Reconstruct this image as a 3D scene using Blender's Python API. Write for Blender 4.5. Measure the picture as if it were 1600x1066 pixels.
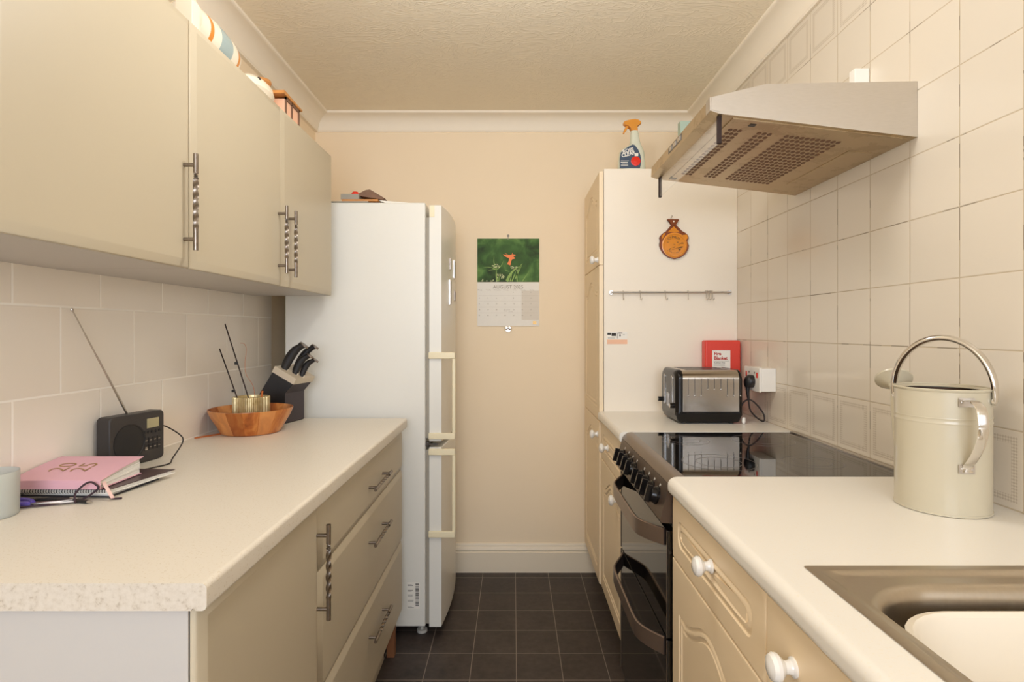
import bpy, bmesh, math, random
from mathutils import Vector, Matrix
random.seed(7)
for o in list(bpy.data.objects): bpy.data.objects.remove(o)
SC = bpy.context.scene
COL = SC.collection
PI = math.pi

# ------------------------------------------------------------------ camera
EYE = 1.27
cam = bpy.data.objects.new('camera', bpy.data.cameras.new('camera'))
COL.objects.link(cam); SC.camera = cam
cam.location = (0, 0, EYE); cam.rotation_euler = (PI/2, 0, 0)
cam.data.sensor_width = 36; cam.data.lens = 36*882/1600
cam.data.shift_x = -2/1600; cam.data.shift_y = -16/1600
cam.data.clip_start = 0.02

# ------------------------------------------------------------------ view + light
SC.view_settings.view_transform = 'Standard'
SC.view_settings.look = 'None'
SC.view_settings.gamma = 1
SC.view_settings.use_curve_mapping = False
SC.view_settings.exposure = 0.46
w = bpy.data.worlds.new('world'); SC.world = w; w.use_nodes = True
w.node_tree.nodes['Background'].inputs[0].default_value = (0.75, 0.85, 1, 1)
w.node_tree.nodes['Background'].inputs[1].default_value = 1.0
SC.cycles.max_bounces = 10; SC.cycles.diffuse_bounces = 6

def area(name, loc, rot, sx, sy, power, col):
    l = bpy.data.lights.new(name, 'AREA'); l.shape = 'RECTANGLE'; l.size = sx; l.size_y = sy
    l.energy = power; l.color = col
    o = bpy.data.objects.new(name, l); COL.objects.link(o); o.location = loc; o.rotation_euler = rot
    return o
# daylight through the window behind the camera
area('window_daylight', (0.0, -1.74, 1.62), (PI/2, 0, 0), 1.5, 1.15, 32, (0.90, 0.98, 1.12))
# ceiling lamp
lamp = bpy.data.lights.new('ceiling_bulb', 'POINT'); lamp.energy = 11.5; lamp.color = (0.96, 0.98, 1.0); lamp.shadow_soft_size = 0.12
lo = bpy.data.objects.new('ceiling_bulb', lamp); COL.objects.link(lo); lo.location = (-0.05, 1.25, 2.17)

# ------------------------------------------------------------------ materials
def lin(c):
    return tuple((v/12.92 if v <= 0.04045 else ((v+0.055)/1.055)**2.4) for v in c)
def hexc(h):
    h = h.lstrip('#'); return lin(tuple(int(h[i:i+2], 16)/255 for i in (0, 2, 4)))
class G:
    def __init__(s, name):
        s.mat = bpy.data.materials.new(name); s.mat.use_nodes = True
        s.t = s.mat.node_tree; s.b = s.t.nodes['Principled BSDF']
    def node(s, typ, **k):
        n = s.t.nodes.new(typ)
        for a, b in k.items(): setattr(n, a, b)
        return n
    def put(s, sock, v):
        if v is None: return
        if isinstance(v, bpy.types.NodeSocket): s.t.links.new(v, sock)
        elif isinstance(v, (tuple, list)) and len(v) == 3 and sock.type == 'RGBA': sock.default_value = (*v, 1)
        else: sock.default_value = v
    def m(s, op, a, b=None, c=None):
        n = s.node('ShaderNodeMath', operation=op)
        for i, v in enumerate((a, b, c)):
            if v is not None: s.put(n.inputs[i], v)
        return n.outputs[0]
    def pos(s):
        g = s.node('ShaderNodeNewGeometry'); x = s.node('ShaderNodeSeparateXYZ')
        s.t.links.new(g.outputs['Position'], x.inputs[0]); return x.outputs, g.outputs['Position']
    def obj(s):
        g = s.node('ShaderNodeTexCoord'); x = s.node('ShaderNodeSeparateXYZ')
        s.t.links.new(g.outputs['Object'], x.inputs[0]); return x.outputs, g.outputs['Object']
    def noise(s, vec, scale, detail=4, rough=0.5, stretch=None, dist=0.0):
        if stretch:
            mp = s.node('ShaderNodeMapping'); mp.inputs['Scale'].default_value = stretch
            s.t.links.new(vec, mp.inputs[0]); vec = mp.outputs[0]
        n = s.node('ShaderNodeTexNoise'); s.t.links.new(vec, n.inputs['Vector'])
        n.inputs['Scale'].default_value = scale; n.inputs['Detail'].default_value = detail
        n.inputs['Roughness'].default_value = rough; n.inputs['Distortion'].default_value = dist
        return n.outputs[0]
    def mix(s, f, a, b):
        n = s.node('ShaderNodeMix', data_type='RGBA'); s.put(n.inputs[0], f); s.put(n.inputs[6], a); s.put(n.inputs[7], b)
        return n.outputs[2]
    def ramp(s, f, stops):
        n = s.node('ShaderNodeValToRGB'); s.put(n.inputs[0], f); e = n.color_ramp.elements
        while len(e) < len(stops): e.new(0.5)
        for k, (p, c) in enumerate(stops): e[k].position = p; e[k].color = (*c, 1)
        return n.outputs[0]
    def bump(s, h, strength=0.3, dist=0.002):
        n = s.node('ShaderNodeBump'); s.put(n.inputs['Height'], h)
        n.inputs['Strength'].default_value = strength; n.inputs['Distance'].default_value = dist
        s.t.links.new(n.outputs[0], s.b.inputs['Normal'])
    def set(s, **k):
        for a, v in k.items(): s.put(s.b.inputs[a.replace('_', ' ')], v)
        return s.mat
M = {}
def simple(key, col, rough=0.5, metal=0.0, var=0.04, scale=30, bump=0.0, spec=0.5, coat=0.0):
    g = G(key); c = hexc(col)
    _, P_ = g.obj(); n = g.noise(P_, scale, 3)
    d = tuple(max(0, v*(1-var)) for v in c); u = tuple(min(1, v*(1+var)) for v in c)
    g.put(g.b.inputs['Base Color'], g.mix(n, d, u))
    g.set(Roughness=rough, Metallic=metal); g.b.inputs['Specular IOR Level'].default_value = spec
    g.b.inputs['Coat Weight'].default_value = coat
    if bump: g.bump(g.noise(P_, scale*6, 3), bump, 0.001)
    M[key] = g.mat; return g.mat

simple('wall_paint', '#F5E2C4', 0.75, var=0.02, scale=3, bump=0.12)
simple('cornice_paint', '#F2E8D6', 0.7, var=0.01)
simple('skirting_paint', '#EADDC6', 0.45, var=0.01)
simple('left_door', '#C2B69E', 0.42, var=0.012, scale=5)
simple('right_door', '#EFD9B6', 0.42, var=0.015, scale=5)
simple('right_edge', '#E4D6B8', 0.45, var=0.01)
simple('carcass_white', '#C4C0BB', 0.5, var=0.01, bump=0.05)
simple('larder_panel', '#EFE5D4', 0.42, var=0.012, scale=200)
simple('fridge_white', '#E6E4DC', 0.30, var=0.008, scale=60)
simple('fridge_door', '#E6E0D2', 0.10, var=0.005, spec=0.9, coat=0.6)
simple('fridge_cream', '#EBDFBE', 0.4, var=0.02)
simple('gasket', '#9C9588', 0.6)
simple('dark_plastic', '#1d1b1c', 0.4, var=0.1)
simple('radio_plastic', '#34302f', 0.42, var=0.06, bump=0.1, scale=80)
simple('radio_dark', '#1c1a1a', 0.6)
simple('button_dark', '#262323', 0.4)
simple('lcd', '#A59B78', 0.25)
simple('pewter', '#8E8378', 0.32, metal=0.95, var=0.35, scale=120)
simple('steel', '#C4BDB4', 0.28, metal=1.0, var=0.04)
simple('chrome', '#DCD8D2', 0.1, metal=1.0, var=0.02)
simple('knob_white', '#F1EEE8', 0.12, var=0.005, coat=0.6)
simple('terracotta', '#D98A2B', 0.2, var=0.12, scale=60, coat=0.5)
simple('terracotta_dark', '#7A3A12', 0.3, var=0.2)
simple('ink_brown', '#5E4418', 0.6)
simple('red_box', '#DD4436', 0.4, var=0.02)
simple('red_plastic', '#E02A14', 0.25, var=0.02)
simple('white_plastic', '#F0ECE4', 0.3, var=0.01)
simple('paper', '#EFEBE2', 0.8, var=0.02)
simple('paper_shade', '#E0D8CB', 0.8, var=0.02)
simple('ink_red', '#B3231C', 0.7)
simple('ink_dark', '#3A3430', 0.7)
simple('ink_grey', '#A09484', 0.7)
simple('pale_orange', '#F0BF9F', 0.7)
simple('bottle', '#D9DCC8', 0.3, var=0.02)
simple('bottle_label', '#3A4C63', 0.4, var=0.1)
simple('orange_cap', '#DE9432', 0.35, var=0.05)
simple('teal_card', '#B7CDBE', 0.6)
simple('pink_cover', '#E2B0BC', 0.5, var=0.02)
simple('gold_foil', '#B08A50', 0.35, metal=0.6)
simple('navy_cover', '#2C2A33', 0.5, var=0.15)
simple('maroon_cover', '#4A3538', 0.35, var=0.1)
simple('purple_plastic', '#5A4AA8', 0.4, var=0.05)
simple('elastic', '#3A2830', 0.8)
simple('pink_ribbon', '#E8C4BC', 0.7)
simple('cable_black', '#241c1a', 0.5)
simple('stick_dark', '#2C1B16', 0.8)
simple('stick_orange', '#B8642C', 0.7)
simple('can_cream', '#C2B9A2', 0.3, var=0.02, scale=8, coat=0.2)
simple('can_inside', '#5A4434', 0.7, var=0.2)
simple('basin_cream', '#E2D8C6', 0.4, var=0.01)
simple('picture_frame_edge', '#E8E4DA', 0.6)
simple('ceramic_white', '#F0E4CE', 0.3)
simple('wood_light', '#C98A4A', 0.5, var=0.25, scale=25)
simple('wood_leg', '#8A5A38', 0.6, var=0.2)
simple('rust', '#7A5A44', 0.6, var=0.3, scale=40)
simple('block_collar', '#CDBFA8', 0.45, metal=0.2)
simple('block_dark', '#1b1919', 0.35)
simple('block_side', '#3a3033', 0.5)
simple('hob_ring', '#6A625C', 0.3)
simple('cooker_panel', '#5E4E42', 0.38, metal=0.55, var=0.05)
simple('cooker_trim', '#7A6C60', 0.3, metal=0.7, var=0.05)
simple('handle_bronze', '#8A786C', 0.3, metal=0.75, var=0.04)
simple('petal_orange', '#FF8A4C', 0.6, var=0.1)
simple('leaf_green', '#8FAE58', 0.6, var=0.2, scale=90)
simple('bud_pale', '#C9D09A', 0.6, var=0.15, scale=200)
simple('magnet_dark', '#4A4440', 0.3)
simple('floor_foot', '#CFCBC2', 0.4)

def glossy_black(key, col, rough):
    g = G(key); _, P_ = g.pos(); n = g.noise(P_, 12, 4)
    g.set(Base_Color=hexc(col), Roughness=g.m('MULTIPLY_ADD', n, 0.05, rough)); g.b.inputs['Specular IOR Level'].default_value = 0.8
    M[key] = g.mat
glossy_black('hob_glass', '#0c0a09', 0.01)
glossy_black('oven_glass', '#100d0b', 0.02)
glossy_black('toaster_black', '#141110', 0.2)
M['toaster_black'].node_tree.nodes['Principled BSDF'].inputs['Specular IOR Level'].default_value = 0.35

def m_tiles(key, y0, z0, tw, th, stagger, col, groutc, pat, gw, vy=0):
    g = G(key); (x, y, z), P_ = g.pos()
    v = g.m('DIVIDE', g.m('SUBTRACT', z, z0), th); row = g.m('FLOOR', v)
    u = g.m('DIVIDE', g.m('SUBTRACT', y, y0), tw)
    if stagger: u = g.m('ADD', u, g.m('MULTIPLY', g.m('ABSOLUTE', g.m('MODULO', row, 2.0)), 0.5))
    fu, fv = g.m('FRACT', u), g.m('FRACT', v)
    du = g.m('MULTIPLY', g.m('MINIMUM', fu, g.m('SUBTRACT', 1.0, fu)), tw)
    dv = g.m('MULTIPLY', g.m('MINIMUM', fv, g.m('SUBTRACT', 1.0, fv)), th)
    d = g.m('MINIMUM', du, dv)
    gr = g.node('ShaderNodeMapRange', interpolation_type='SMOOTHSTEP'); g.put(gr.inputs[0], d)
    gr.inputs[1].default_value = gw*0.7; gr.inputs[2].default_value = gw*1.6
    tile = gr.outputs[0]
    cell = g.node('ShaderNodeTexWhiteNoise', noise_dimensions='2D'); cv = g.node('ShaderNodeCombineXYZ')
    g.put(cv.inputs[0], g.m('FLOOR', u)); g.put(cv.inputs[1], row); g.t.links.new(cv.outputs[0], cell.inputs['Vector'])
    c = hexc(col); c1 = g.mix(g.m('MULTIPLY', cell.outputs[0], 1.0), tuple(a*0.965 for a in c), c)
    if pat:
        inband = g.m('MULTIPLY', g.m('GREATER_THAN', d, 0.013), g.m('LESS_THAN', d, 0.027))
        ck = g.m('ABSOLUTE', g.m('MODULO', g.m('ADD', g.m('FLOOR', g.m('DIVIDE', g.m('ADD', y, z), 0.0062)), g.m('FLOOR', g.m('DIVIDE', g.m('SUBTRACT', z, y), 0.0062))), 2.0))
        r0 = g.m('LESS_THAN', g.m('ABSOLUTE', g.m('SUBTRACT', row, 0.0)), 0.5)
        r8 = g.m('LESS_THAN', g.m('ABSOLUTE', g.m('SUBTRACT', row, 8.0)), 0.5)
        pm = g.m('MULTIPLY', g.m('MULTIPLY', inband, ck), g.m('MAXIMUM', r0, r8))
        c1 = g.mix(g.m('MULTIPLY', pm, 0.45), c1, hexc('#A9977F'))
    stain = g.noise(P_, 9, 3)
    gc = g.mix(g.m('MULTIPLY', g.m('GREATER_THAN', stain, 0.58), 1.0 if pat else 0.0), hexc(groutc), tuple(a*0.6 for a in hexc(groutc)))
    g.put(g.b.inputs['Base Color'], g.mix(tile, gc, c1))
    g.put(g.b.inputs['Roughness'], g.m('MULTIPLY_ADD', tile, -0.57, 0.75))
    h = g.node('ShaderNodeMapRange', interpolation_type='SMOOTHSTEP'); g.put(h.inputs[0], d)
    h.inputs[1].default_value = gw*0.5; h.inputs[2].default_value = gw*2.6
    g.bump(g.m('ADD', h.outputs[0], g.m('MULTIPLY', g.noise(P_, 7, 2), 0.8)), 0.32, 0.0012)
    M[key] = g.mat
m_tiles('tiles_right', 1.0794-0.155*20, 0.921, 0.155, 0.155, False, '#E2D8C8', '#C0B096', True, 0.0011)
m_tiles('tiles_left', 1.418-0.25*20, 0.925-0.2*2, 0.25, 0.2, True, '#EEE6DA', '#FBF7EE', False, 0.0018)

def m_floor():
    g = G('floor_vinyl'); (x, y, z), P_ = g.pos(); t = 0.1705
    u = g.m('FRACT', g.m('DIVIDE', g.m('ADD', x, 20*t + 0.2035 - t*0.0), t)); v = g.m('FRACT', g.m('DIVIDE', g.m('ADD', y, 20*t - 2.222), t))
    u = g.m('FRACT', g.m('DIVIDE', g.m('ADD', x, 20*t + 0.159), t))
    d = g.m('MULTIPLY', g.m('MINIMUM', g.m('MINIMUM', u, g.m('SUBTRACT', 1.0, u)), g.m('MINIMUM', v, g.m('SUBTRACT', 1.0, v))), t)
    gr = g.m('LESS_THAN', d, 0.0014)
    n = g.noise(P_, 7, 6, 0.65); n2 = g.noise(P_, 40, 5, 0.6)
    c = g.ramp(g.m('MULTIPLY_ADD', n2, 0.35, g.m('MULTIPLY', n, 0.65)), [(0.35, hexc('#2e2724')), (0.52, hexc('#403733')), (0.7, hexc('#514640'))])
    g.put(g.b.inputs['Base Color'], g.mix(g.m('MULTIPLY', gr, 0.85), c, hexc('#94867A')))
    g.put(g.b.inputs['Roughness'], g.m('MULTIPLY_ADD', n, 0.2, 0.42)); g.bump(n2, 0.15, 0.001)
    M['floor_vinyl'] = g.mat
m_floor()
def m_ceiling():
    g = G('ceiling_texture'); _, P_ = g.pos()
    n = g.noise(P_, 4.5, 3, 0.5, stretch=(1, 2.2, 1), dist=2.6); n2 = g.noise(P_, 60, 3)
    sw = g.m('POWER', g.m('SUBTRACT', 1.0, g.m('ABSOLUTE', g.m('MULTIPLY_ADD', g.m('FRACT', g.m('MULTIPLY', n, 9.0)), 2.0, -1.0))), 3.0)
    g.set(Base_Color=hexc('#F3E8D2'), Roughness=0.7); g.bump(g.m('ADD', g.m('MULTIPLY', sw, 0.6), g.m('MULTIPLY', n2, 0.15)), 0.5, 0.004)
    M['ceiling_texture'] = g.mat
m_ceiling()
def m_speckle(key, base, s1, s2, amt, rough):
    g = G(key); _, P_ = g.pos()
    a = g.noise(P_, 260, 2, 0.6); b = g.noise(P_, 90, 3, 0.7)
    c = g.mix(g.m('MULTIPLY', g.m('GREATER_THAN', a, 0.63), amt), hexc(base), hexc(s1))
    c = g.mix(g.m('MULTIPLY', g.m('GREATER_THAN', b, 0.70), amt*0.8), c, hexc(s2))
    g.put(g.b.inputs['Base Color'], c); g.set(Roughness=rough); M[key] = g.mat
m_speckle('worktop_left', '#E2DACC', '#CDBFA4', '#B8A88C', 0.6, 0.38)
m_speckle('worktop_right', '#E9E4DA', '#E8DDC6', '#E0D4BC', 0.4, 0.3)
def m_edge():
    g = G('worktop_end'); _, P_ = g.pos(); a = g.noise(P_, 130, 3, 0.7)
    c = g.ramp(a, [(0.3, hexc('#B9AC9A')), (0.42, hexc('#CFC5B6')), (0.6, hexc('#D6CDBF'))])
    g.put(g.b.inputs['Base Color'], c); g.set(Roughness=0.5); M['worktop_end'] = g.mat
m_edge()
def m_brushed(key, col, stretch, dirt=0.0, rough=0.3, dcol='#8A6E48'):
    g = G(key); _, P_ = g.pos(); n = g.noise(P_, 60, 4, 0.6, stretch=stretch)
    c = g.mix(n, tuple(a*0.82 for a in hexc(col)), hexc(col))
    if dirt:
        d = g.noise(P_, 14, 5, 0.7); c = g.mix(g.m('MULTIPLY', g.m('GREATER_THAN', d, 0.56), dirt), c, hexc(dcol))
    g.put(g.b.inputs['Base Color'], c); g.set(Metallic=1.0, Roughness=g.m('MULTIPLY_ADD', n, 0.2, rough-0.1)); M[key] = g.mat
m_brushed('hood_steel', '#D8D2CA', (1, 1, 14), 0.0, 0.36)
m_brushed('hood_under', '#CDBA9A', (1, 8, 1), 0.22, 0.42)
m_brushed('toaster_steel', '#C9C0B4', (1, 1, 10), 0.0, 0.26)
M['toaster_steel'].node_tree.nodes['Principled BSDF'].inputs['Roughness'].default_value = 0.2
for l in list(M['toaster_steel'].node_tree.links):
    if l.to_socket.name == 'Roughness': M['toaster_steel'].node_tree.links.remove(l)
m_brushed('sink_steel', '#C4B8A6', (3, 3, 1), 0.0, 0.34)
def m_bowl():
    g = G('bowl_wood'); (x, y, z), P_ = g.obj()
    a = g.m('ARCTAN2', y, x); seg = g.m('FLOOR', g.m('MULTIPLY', g.m('ADD', a, 3.3), 2.55))
    wn = g.node('ShaderNodeTexWhiteNoise', noise_dimensions='1D'); g.put(wn.inputs['W'], seg)
    n = g.noise(P_, 26, 5, 0.6, stretch=(1.0, 1.0, 0.15), dist=0.6)
    c1 = g.ramp(n, [(0.3, hexc('#7E3E14')), (0.5, hexc('#AE6026')), (0.68, hexc('#CC8440'))])
    c = g.mix(g.m('MULTIPLY', g.m('GREATER_THAN', wn.outputs[0], 0.6), 0.45), c1, hexc('#E0A060'))
    c = g.mix(g.m('MULTIPLY', g.m('LESS_THAN', wn.outputs[0], 0.25), 0.4), c, hexc('#7A3A14'))
    g.put(g.b.inputs['Base Color'], c); g.set(Roughness=0.3); M['bowl_wood'] = g.mat
m_bowl()
def m_gold():
    g = G('gold_ribbed'); (x, y, z), P_ = g.obj(); n = g.noise(P_, 60, 3)
    g.put(g.b.inputs['Base Color'], g.mix(n, hexc('#9A7E48'), hexc('#EADCB0'))); g.set(Metallic=0.7, Roughness=0.35); M['gold_ribbed'] = g.mat
m_gold()
def m_glass(key, col, rough, alpha):
    g = G(key); _, P_ = g.obj(); n = g.noise(P_, 20, 2)
    g.set(Base_Color=g.mix(n, tuple(v*0.98 for v in hexc(col)), hexc(col)), Roughness=rough, Transmission_Weight=alpha); g.b.inputs['IOR'].default_value = 1.35
    M[key] = g.mat
m_glass('frosted_plastic', '#E4E6E0', 0.45, 0.55)
m_glass('clear_glass', '#F4F4EE', 0.02, 0.0)
M['clear_glass'].node_tree.nodes['Principled BSDF'].inputs['Alpha'].default_value = 0.14
def m_photo():
    g = G('calendar_green'); (x, y, z), P_ = g.pos(); n = g.noise(P_, 9, 4, 0.55, dist=0.8)
    g.put(g.b.inputs['Base Color'], g.ramp(n, [(0.3, hexc('#33422A')), (0.5, hexc('#486A38')), (0.7, hexc('#6E9450'))])); g.set(Roughness=0.6); g.b.inputs['Specular IOR Level'].default_value = 0.2; M['calendar_green'] = g.mat
m_photo()
def m_stripes():
    g = G('striped_ceramic'); (x, y, z), P_ = g.obj()
    c = g.ramp(g.m('DIVIDE', y, 0.24), [(0.0, hexc('#F0E6D2'))])
    n = g.t.nodes[-1]; n.color_ramp.interpolation = 'CONSTANT'; e = n.color_ramp.elements
    st = [(0.0, '#F0E6D2'), (0.16, '#D98A3A'), (0.22, '#F0E6D2'), (0.36, '#A3B4B4'), (0.62, '#F0E6D2'), (0.78, '#D98A3A'), (0.84, '#F0E6D2')]
    while len(e) < len(st): e.new(0.5)
    for k, (p, cc) in enumerate(st): e[k].position = p; e[k].color = (*hexc(cc), 1)
    g.put(g.b.inputs['Base Color'], c); g.set(Roughness=0.25); M['striped_ceramic'] = g.mat
m_stripes()
def m_emit(key, col, s):
    g = G(key); g.set(Base_Color=hexc(col), Emission_Color=hexc(col)); g.b.inputs['Emission Strength'].default_value = s; M[key] = g.mat
m_emit('lamp_glass', '#FFE2B8', 2.0)

# ------------------------------------------------------------------ object helpers
def thing(name, label, cat, loc=(0, 0, 0), group=None):
    o = bpy.data.objects.new(name, None); COL.objects.link(o); o.location = loc; o.empty_display_size = 0.05
    o['label'] = label; o['category'] = cat
    if group: o['group'] = group
    return o
def rootloc(o):
    l = Vector((0, 0, 0))
    while o: l += o.location; o = o.parent
    return l
def P(name, bm, mat, parent=None, smooth=True, label=None, ang=35):
    """one mesh object; bm is in world coordinates"""
    me = bpy.data.meshes.new(name)
    if parent is not None:
        bmesh.ops.translate(bm, verts=bm.verts, vec=-rootloc(parent))
    bmesh.ops.recalc_face_normals(bm, faces=bm.faces)
    bm.to_mesh(me); bm.free()
    mats = mat if isinstance(mat, (list, tuple)) else [mat]
    for k in mats: me.materials.append(M[k])
    if smooth:
        me.shade_smooth(); me.set_sharp_from_angle(angle=math.radians(ang))
    o = bpy.data.objects.new(name, me); COL.objects.link(o)
    if smooth:
        wn = o.modifiers.new('weighted_normal', 'WEIGHTED_NORMAL'); wn.mode = 'FACE_AREA'; wn.keep_sharp = True
    if parent is not None: o.parent = parent
    if label: o['label'] = label
    return o
def single(name, bm, mat, label, cat, group=None, loc=None, smooth=True):
    """a thing that is one mesh: origin at its base centre"""
    xs = [v.co for v in bm.verts]
    if loc is None:
        loc = Vector((sum(v.x for v in xs)/len(xs), sum(v.y for v in xs)/len(xs), min(v.z for v in xs)))
    loc = Vector(loc)
    bmesh.ops.translate(bm, verts=bm.verts, vec=-loc)
    o = P(name, bm, mat, None, smooth); o.location = loc
    o['label'] = label; o['category'] = cat
    if group: o['group'] = group
    return o
def struct(name, bm, mat, smooth=False):
    o = P(name, bm, mat, None, smooth); o['kind'] = 'structure'; return o
def B(): return bmesh.new()
def box(bm, x0, x1, y0, y1, z0, z1, bev=0.0, seg=2, mi=0):
    t = bmesh.new()
    v = [t.verts.new(p) for p in ((x0,y0,z0),(x1,y0,z0),(x1,y1,z0),(x0,y1,z0),(x0,y0,z1),(x1,y0,z1),(x1,y1,z1),(x0,y1,z1))]
    for f in ((0,3,2,1),(4,5,6,7),(0,1,5,4),(1,2,6,5),(2,3,7,6),(3,0,4,7)): t.faces.new([v[i] for i in f])
    if bev: bmesh.ops.bevel(t, geom=list(t.edges), offset=bev, segments=seg, profile=0.5, affect='EDGES')
    for f in t.faces: f.material_index = mi
    merge(bm, t); return bm
def merge(bm, t, mat=None):
    if mat is not None: bmesh.ops.transform(t, matrix=mat, verts=t.verts)
    me = bpy.data.meshes.new('tmp'); t.to_mesh(me); t.free(); bm.from_mesh(me); bpy.data.meshes.remove(me)
def basis(o, r, u):
    r = Vector(r).normalized(); u = Vector(u).normalized(); n = r.cross(u)
    return Matrix(((r.x,u.x,n.x,o[0]),(r.y,u.y,n.y,o[1]),(r.z,u.z,n.z,o[2]),(0,0,0,1)))
def prism(bm, pts, d0, d1, mat=Matrix.Identity(4), bev=0.0, mi=0, seg=2):
    """2D polygon in local XY, extruded along local Z d0..d1"""
    t = bmesh.new(); n = len(pts)
    a = [t.verts.new((p[0], p[1], d0)) for p in pts]; b = [t.verts.new((p[0], p[1], d1)) for p in pts]
    t.faces.new(a[::-1]); t.faces.new(b)
    for i in range(n): t.faces.new((a[i], a[(i+1) % n], b[(i+1) % n], b[i]))
    if bev: bmesh.ops.bevel(t, geom=list(t.edges), offset=bev, segments=seg, affect='EDGES')
    for f in t.faces: f.material_index = mi
    merge(bm, t, mat); return bm
def loft(bm, loops, cap0=True, cap1=True, closed=True, mi=0):
    L = [[bm.verts.new(p) for p in lp] for lp in loops]; n = len(L[0])
    for i in range(len(L)-1):
        for j in range(n if closed else n-1):
            f = bm.faces.new((L[i][j], L[i][(j+1) % n], L[i+1][(j+1) % n], L[i+1][j])); f.material_index = mi
    if cap0: bm.faces.new(L[0][::-1]).material_index = mi
    if cap1: bm.faces.new(L[-1]).material_index = mi
    return bm
def lathe(bm, prof, c, axis=(0, 0, 1), n=40, closed=False, mi=0):
    ax = Vector(axis).normalized(); r = ax.orthogonal().normalized(); u = ax.cross(r); c = Vector(c)
    rows = []
    for (rad, h) in prof:
        if rad < 1e-6: rows.append([bm.verts.new(c+ax*h)])
        else: rows.append([bm.verts.new(c+ax*h+(r*math.cos(2*PI*k/n)+u*math.sin(2*PI*k/n))*rad) for k in range(n)])
    for a, b in zip(rows, rows[1:]):
        for k in range(n):
            k2 = (k+1) % n
            if len(a) == 1 and len(b) == 1: continue
            if len(a) == 1: f = bm.faces.new((a[0], b[k2], b[k]))
            elif len(b) == 1: f = bm.faces.new((a[k], a[k2], b[0]))
            else: f = bm.faces.new((a[k], a[k2], b[k2], b[k]))
            f.material_index = mi
    if len(rows[0]) > 1 and not closed: bm.faces.new(rows[0][::-1]).material_index = mi
    if len(rows[-1]) > 1 and not closed: bm.faces.new(rows[-1]).material_index = mi
    return bm
def cyl(bm, c, axis, r, h, n=24, mi=0, r2=None):
    r2 = r if r2 is None else r2; e = min(r, h)*0.08
    return lathe(bm, [(r-e, 0), (r, e), (r2, h-e), (r2-e, h)], c, axis, n, mi=mi)
def smoothpath(pts, sub=6):
    pts = [Vector(p) for p in pts]; out = []
    for i in range(len(pts)-1):
        p0 = pts[max(i-1, 0)]; p1 = pts[i]; p2 = pts[i+1]; p3 = pts[min(i+2, len(pts)-1)]
        for k in range(sub):
            t = k/sub
            out.append(0.5*((2*p1)+(-p0+p2)*t+(2*p0-5*p1+4*p2-p3)*t*t+(-p0+3*p1-3*p2+p3)*t*t*t))
    out.append(pts[-1]); return out
def tube(bm, pts, rad, n=10, sub=6, ref=None, sect=None, mi=0, twist=None):
    """tube along a smoothed path; sect(k, t) -> 2D outline, else a circle"""
    path = smoothpath(pts, sub) if sub else [Vector(p) for p in pts]
    N = len(path); loops = []
    t0 = (path[1]-path[0]).normalized()
    r = Vector(ref) if ref else t0.orthogonal(); r = (r-t0*r.dot(t0)).normalized()
    for i, p in enumerate(path):
        t = (path[min(i+1, N-1)]-path[max(i-1, 0)]).normalized()
        r = (r-t*r.dot(t)).normalized(); u = t.cross(r)
        f = i/(N-1); rr = rad(f) if callable(rad) else rad
        if sect: lp = [p+r*a+u*b for a, b in sect(f)]
        else: lp = [p+(r*math.cos(2*PI*k/n)+u*math.sin(2*PI*k/n))*rr for k in range(n)]
        loops.append(lp)
    return loft(bm, loops, mi=mi)
def text_bm(s, size, mat, extrude=0.0002, align='CENTER', sx=1.0, offset=0.0):
    c = bpy.data.curves.new('lettering', 'FONT'); c.body = s; c.size = size; c.extrude = extrude; c.align_x = align; c.align_y = 'CENTER'
    c.offset = offset; c.resolution_u = 3
    o = bpy.data.objects.new('lettering', c); COL.objects.link(o); bpy.context.view_layer.update()
    dg = bpy.context.evaluated_depsgraph_get(); me = bpy.data.meshes.new_from_object(o.evaluated_get(dg))
    bm = bmesh.new(); bm.from_mesh(me); bpy.data.objects.remove(o); bpy.data.curves.remove(c); bpy.data.meshes.remove(me)
    bmesh.ops.transform(bm, matrix=mat @ Matrix.Diagonal((sx, 1, 1, 1)), verts=bm.verts); return bm

# ------------------------------------------------------------------ room
XL, XR, YF, YB, ZC = -1.037, 0.976, 2.98, -1.80, 2.403
b = B(); box(b, XL-0.12, XR+0.12, YB-0.1, YF+0.1, -0.1, 0); struct('floor', b, 'floor_vinyl')
b = B(); box(b, XL-0.12, XR+0.12, YB-0.1, YF+0.1, ZC, ZC+0.1); struct('ceiling', b, 'ceiling_texture')
b = B(); box(b, XL-0.12, XR+0.12, YF, YF+0.1, 0, ZC); struct('wall_far', b, 'wall_paint')
b = B(); box(b, XL-0.12, XL-0.008, YB-0.1, YF, 0, ZC); struct('wall_left', b, 'wall_paint')
b = B(); box(b, XR+0.006, XR+0.12, YB-0.1, YF, 0, ZC); struct('wall_right', b, 'wall_paint')
b = B(); box(b, XL-0.0081, XL, -0.4, 2.42, 0.90, 1.46); struct('wall_left_tiles', b, 'tiles_left')
b = B(); box(b, XR, XR+0.0061, YB, 2.98, 0.90, 2.325); struct('wall_right_tiles', b, 'tiles_right')
b = B()
box(b, XL, XR, YB-0.1, YB, 0, 1.05); box(b, XL, XR, YB-0.1, YB, 2.2, ZC); box(b, XL, -0.75, YB-0.1, YB, 1.05, 2.2); box(b, 0.75, XR, YB-0.1, YB, 1.05, 2.2)
struct('wall_back', b, 'carcass_white')
b = B()
for x0, x1, z0, z1 in ((-0.75, -0.70, 1.05, 2.2), (0.70, 0.75, 1.05, 2.2), (-0.70, 0.70, 1.05, 1.10), (-0.70, 0.70, 2.15, 2.2), (-0.025, 0.025, 1.10, 2.15)):
    box(b, x0, x1, YB-0.08, YB-0.03, z0, z1)
struct('window_1', b, 'skirting_paint')
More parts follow.
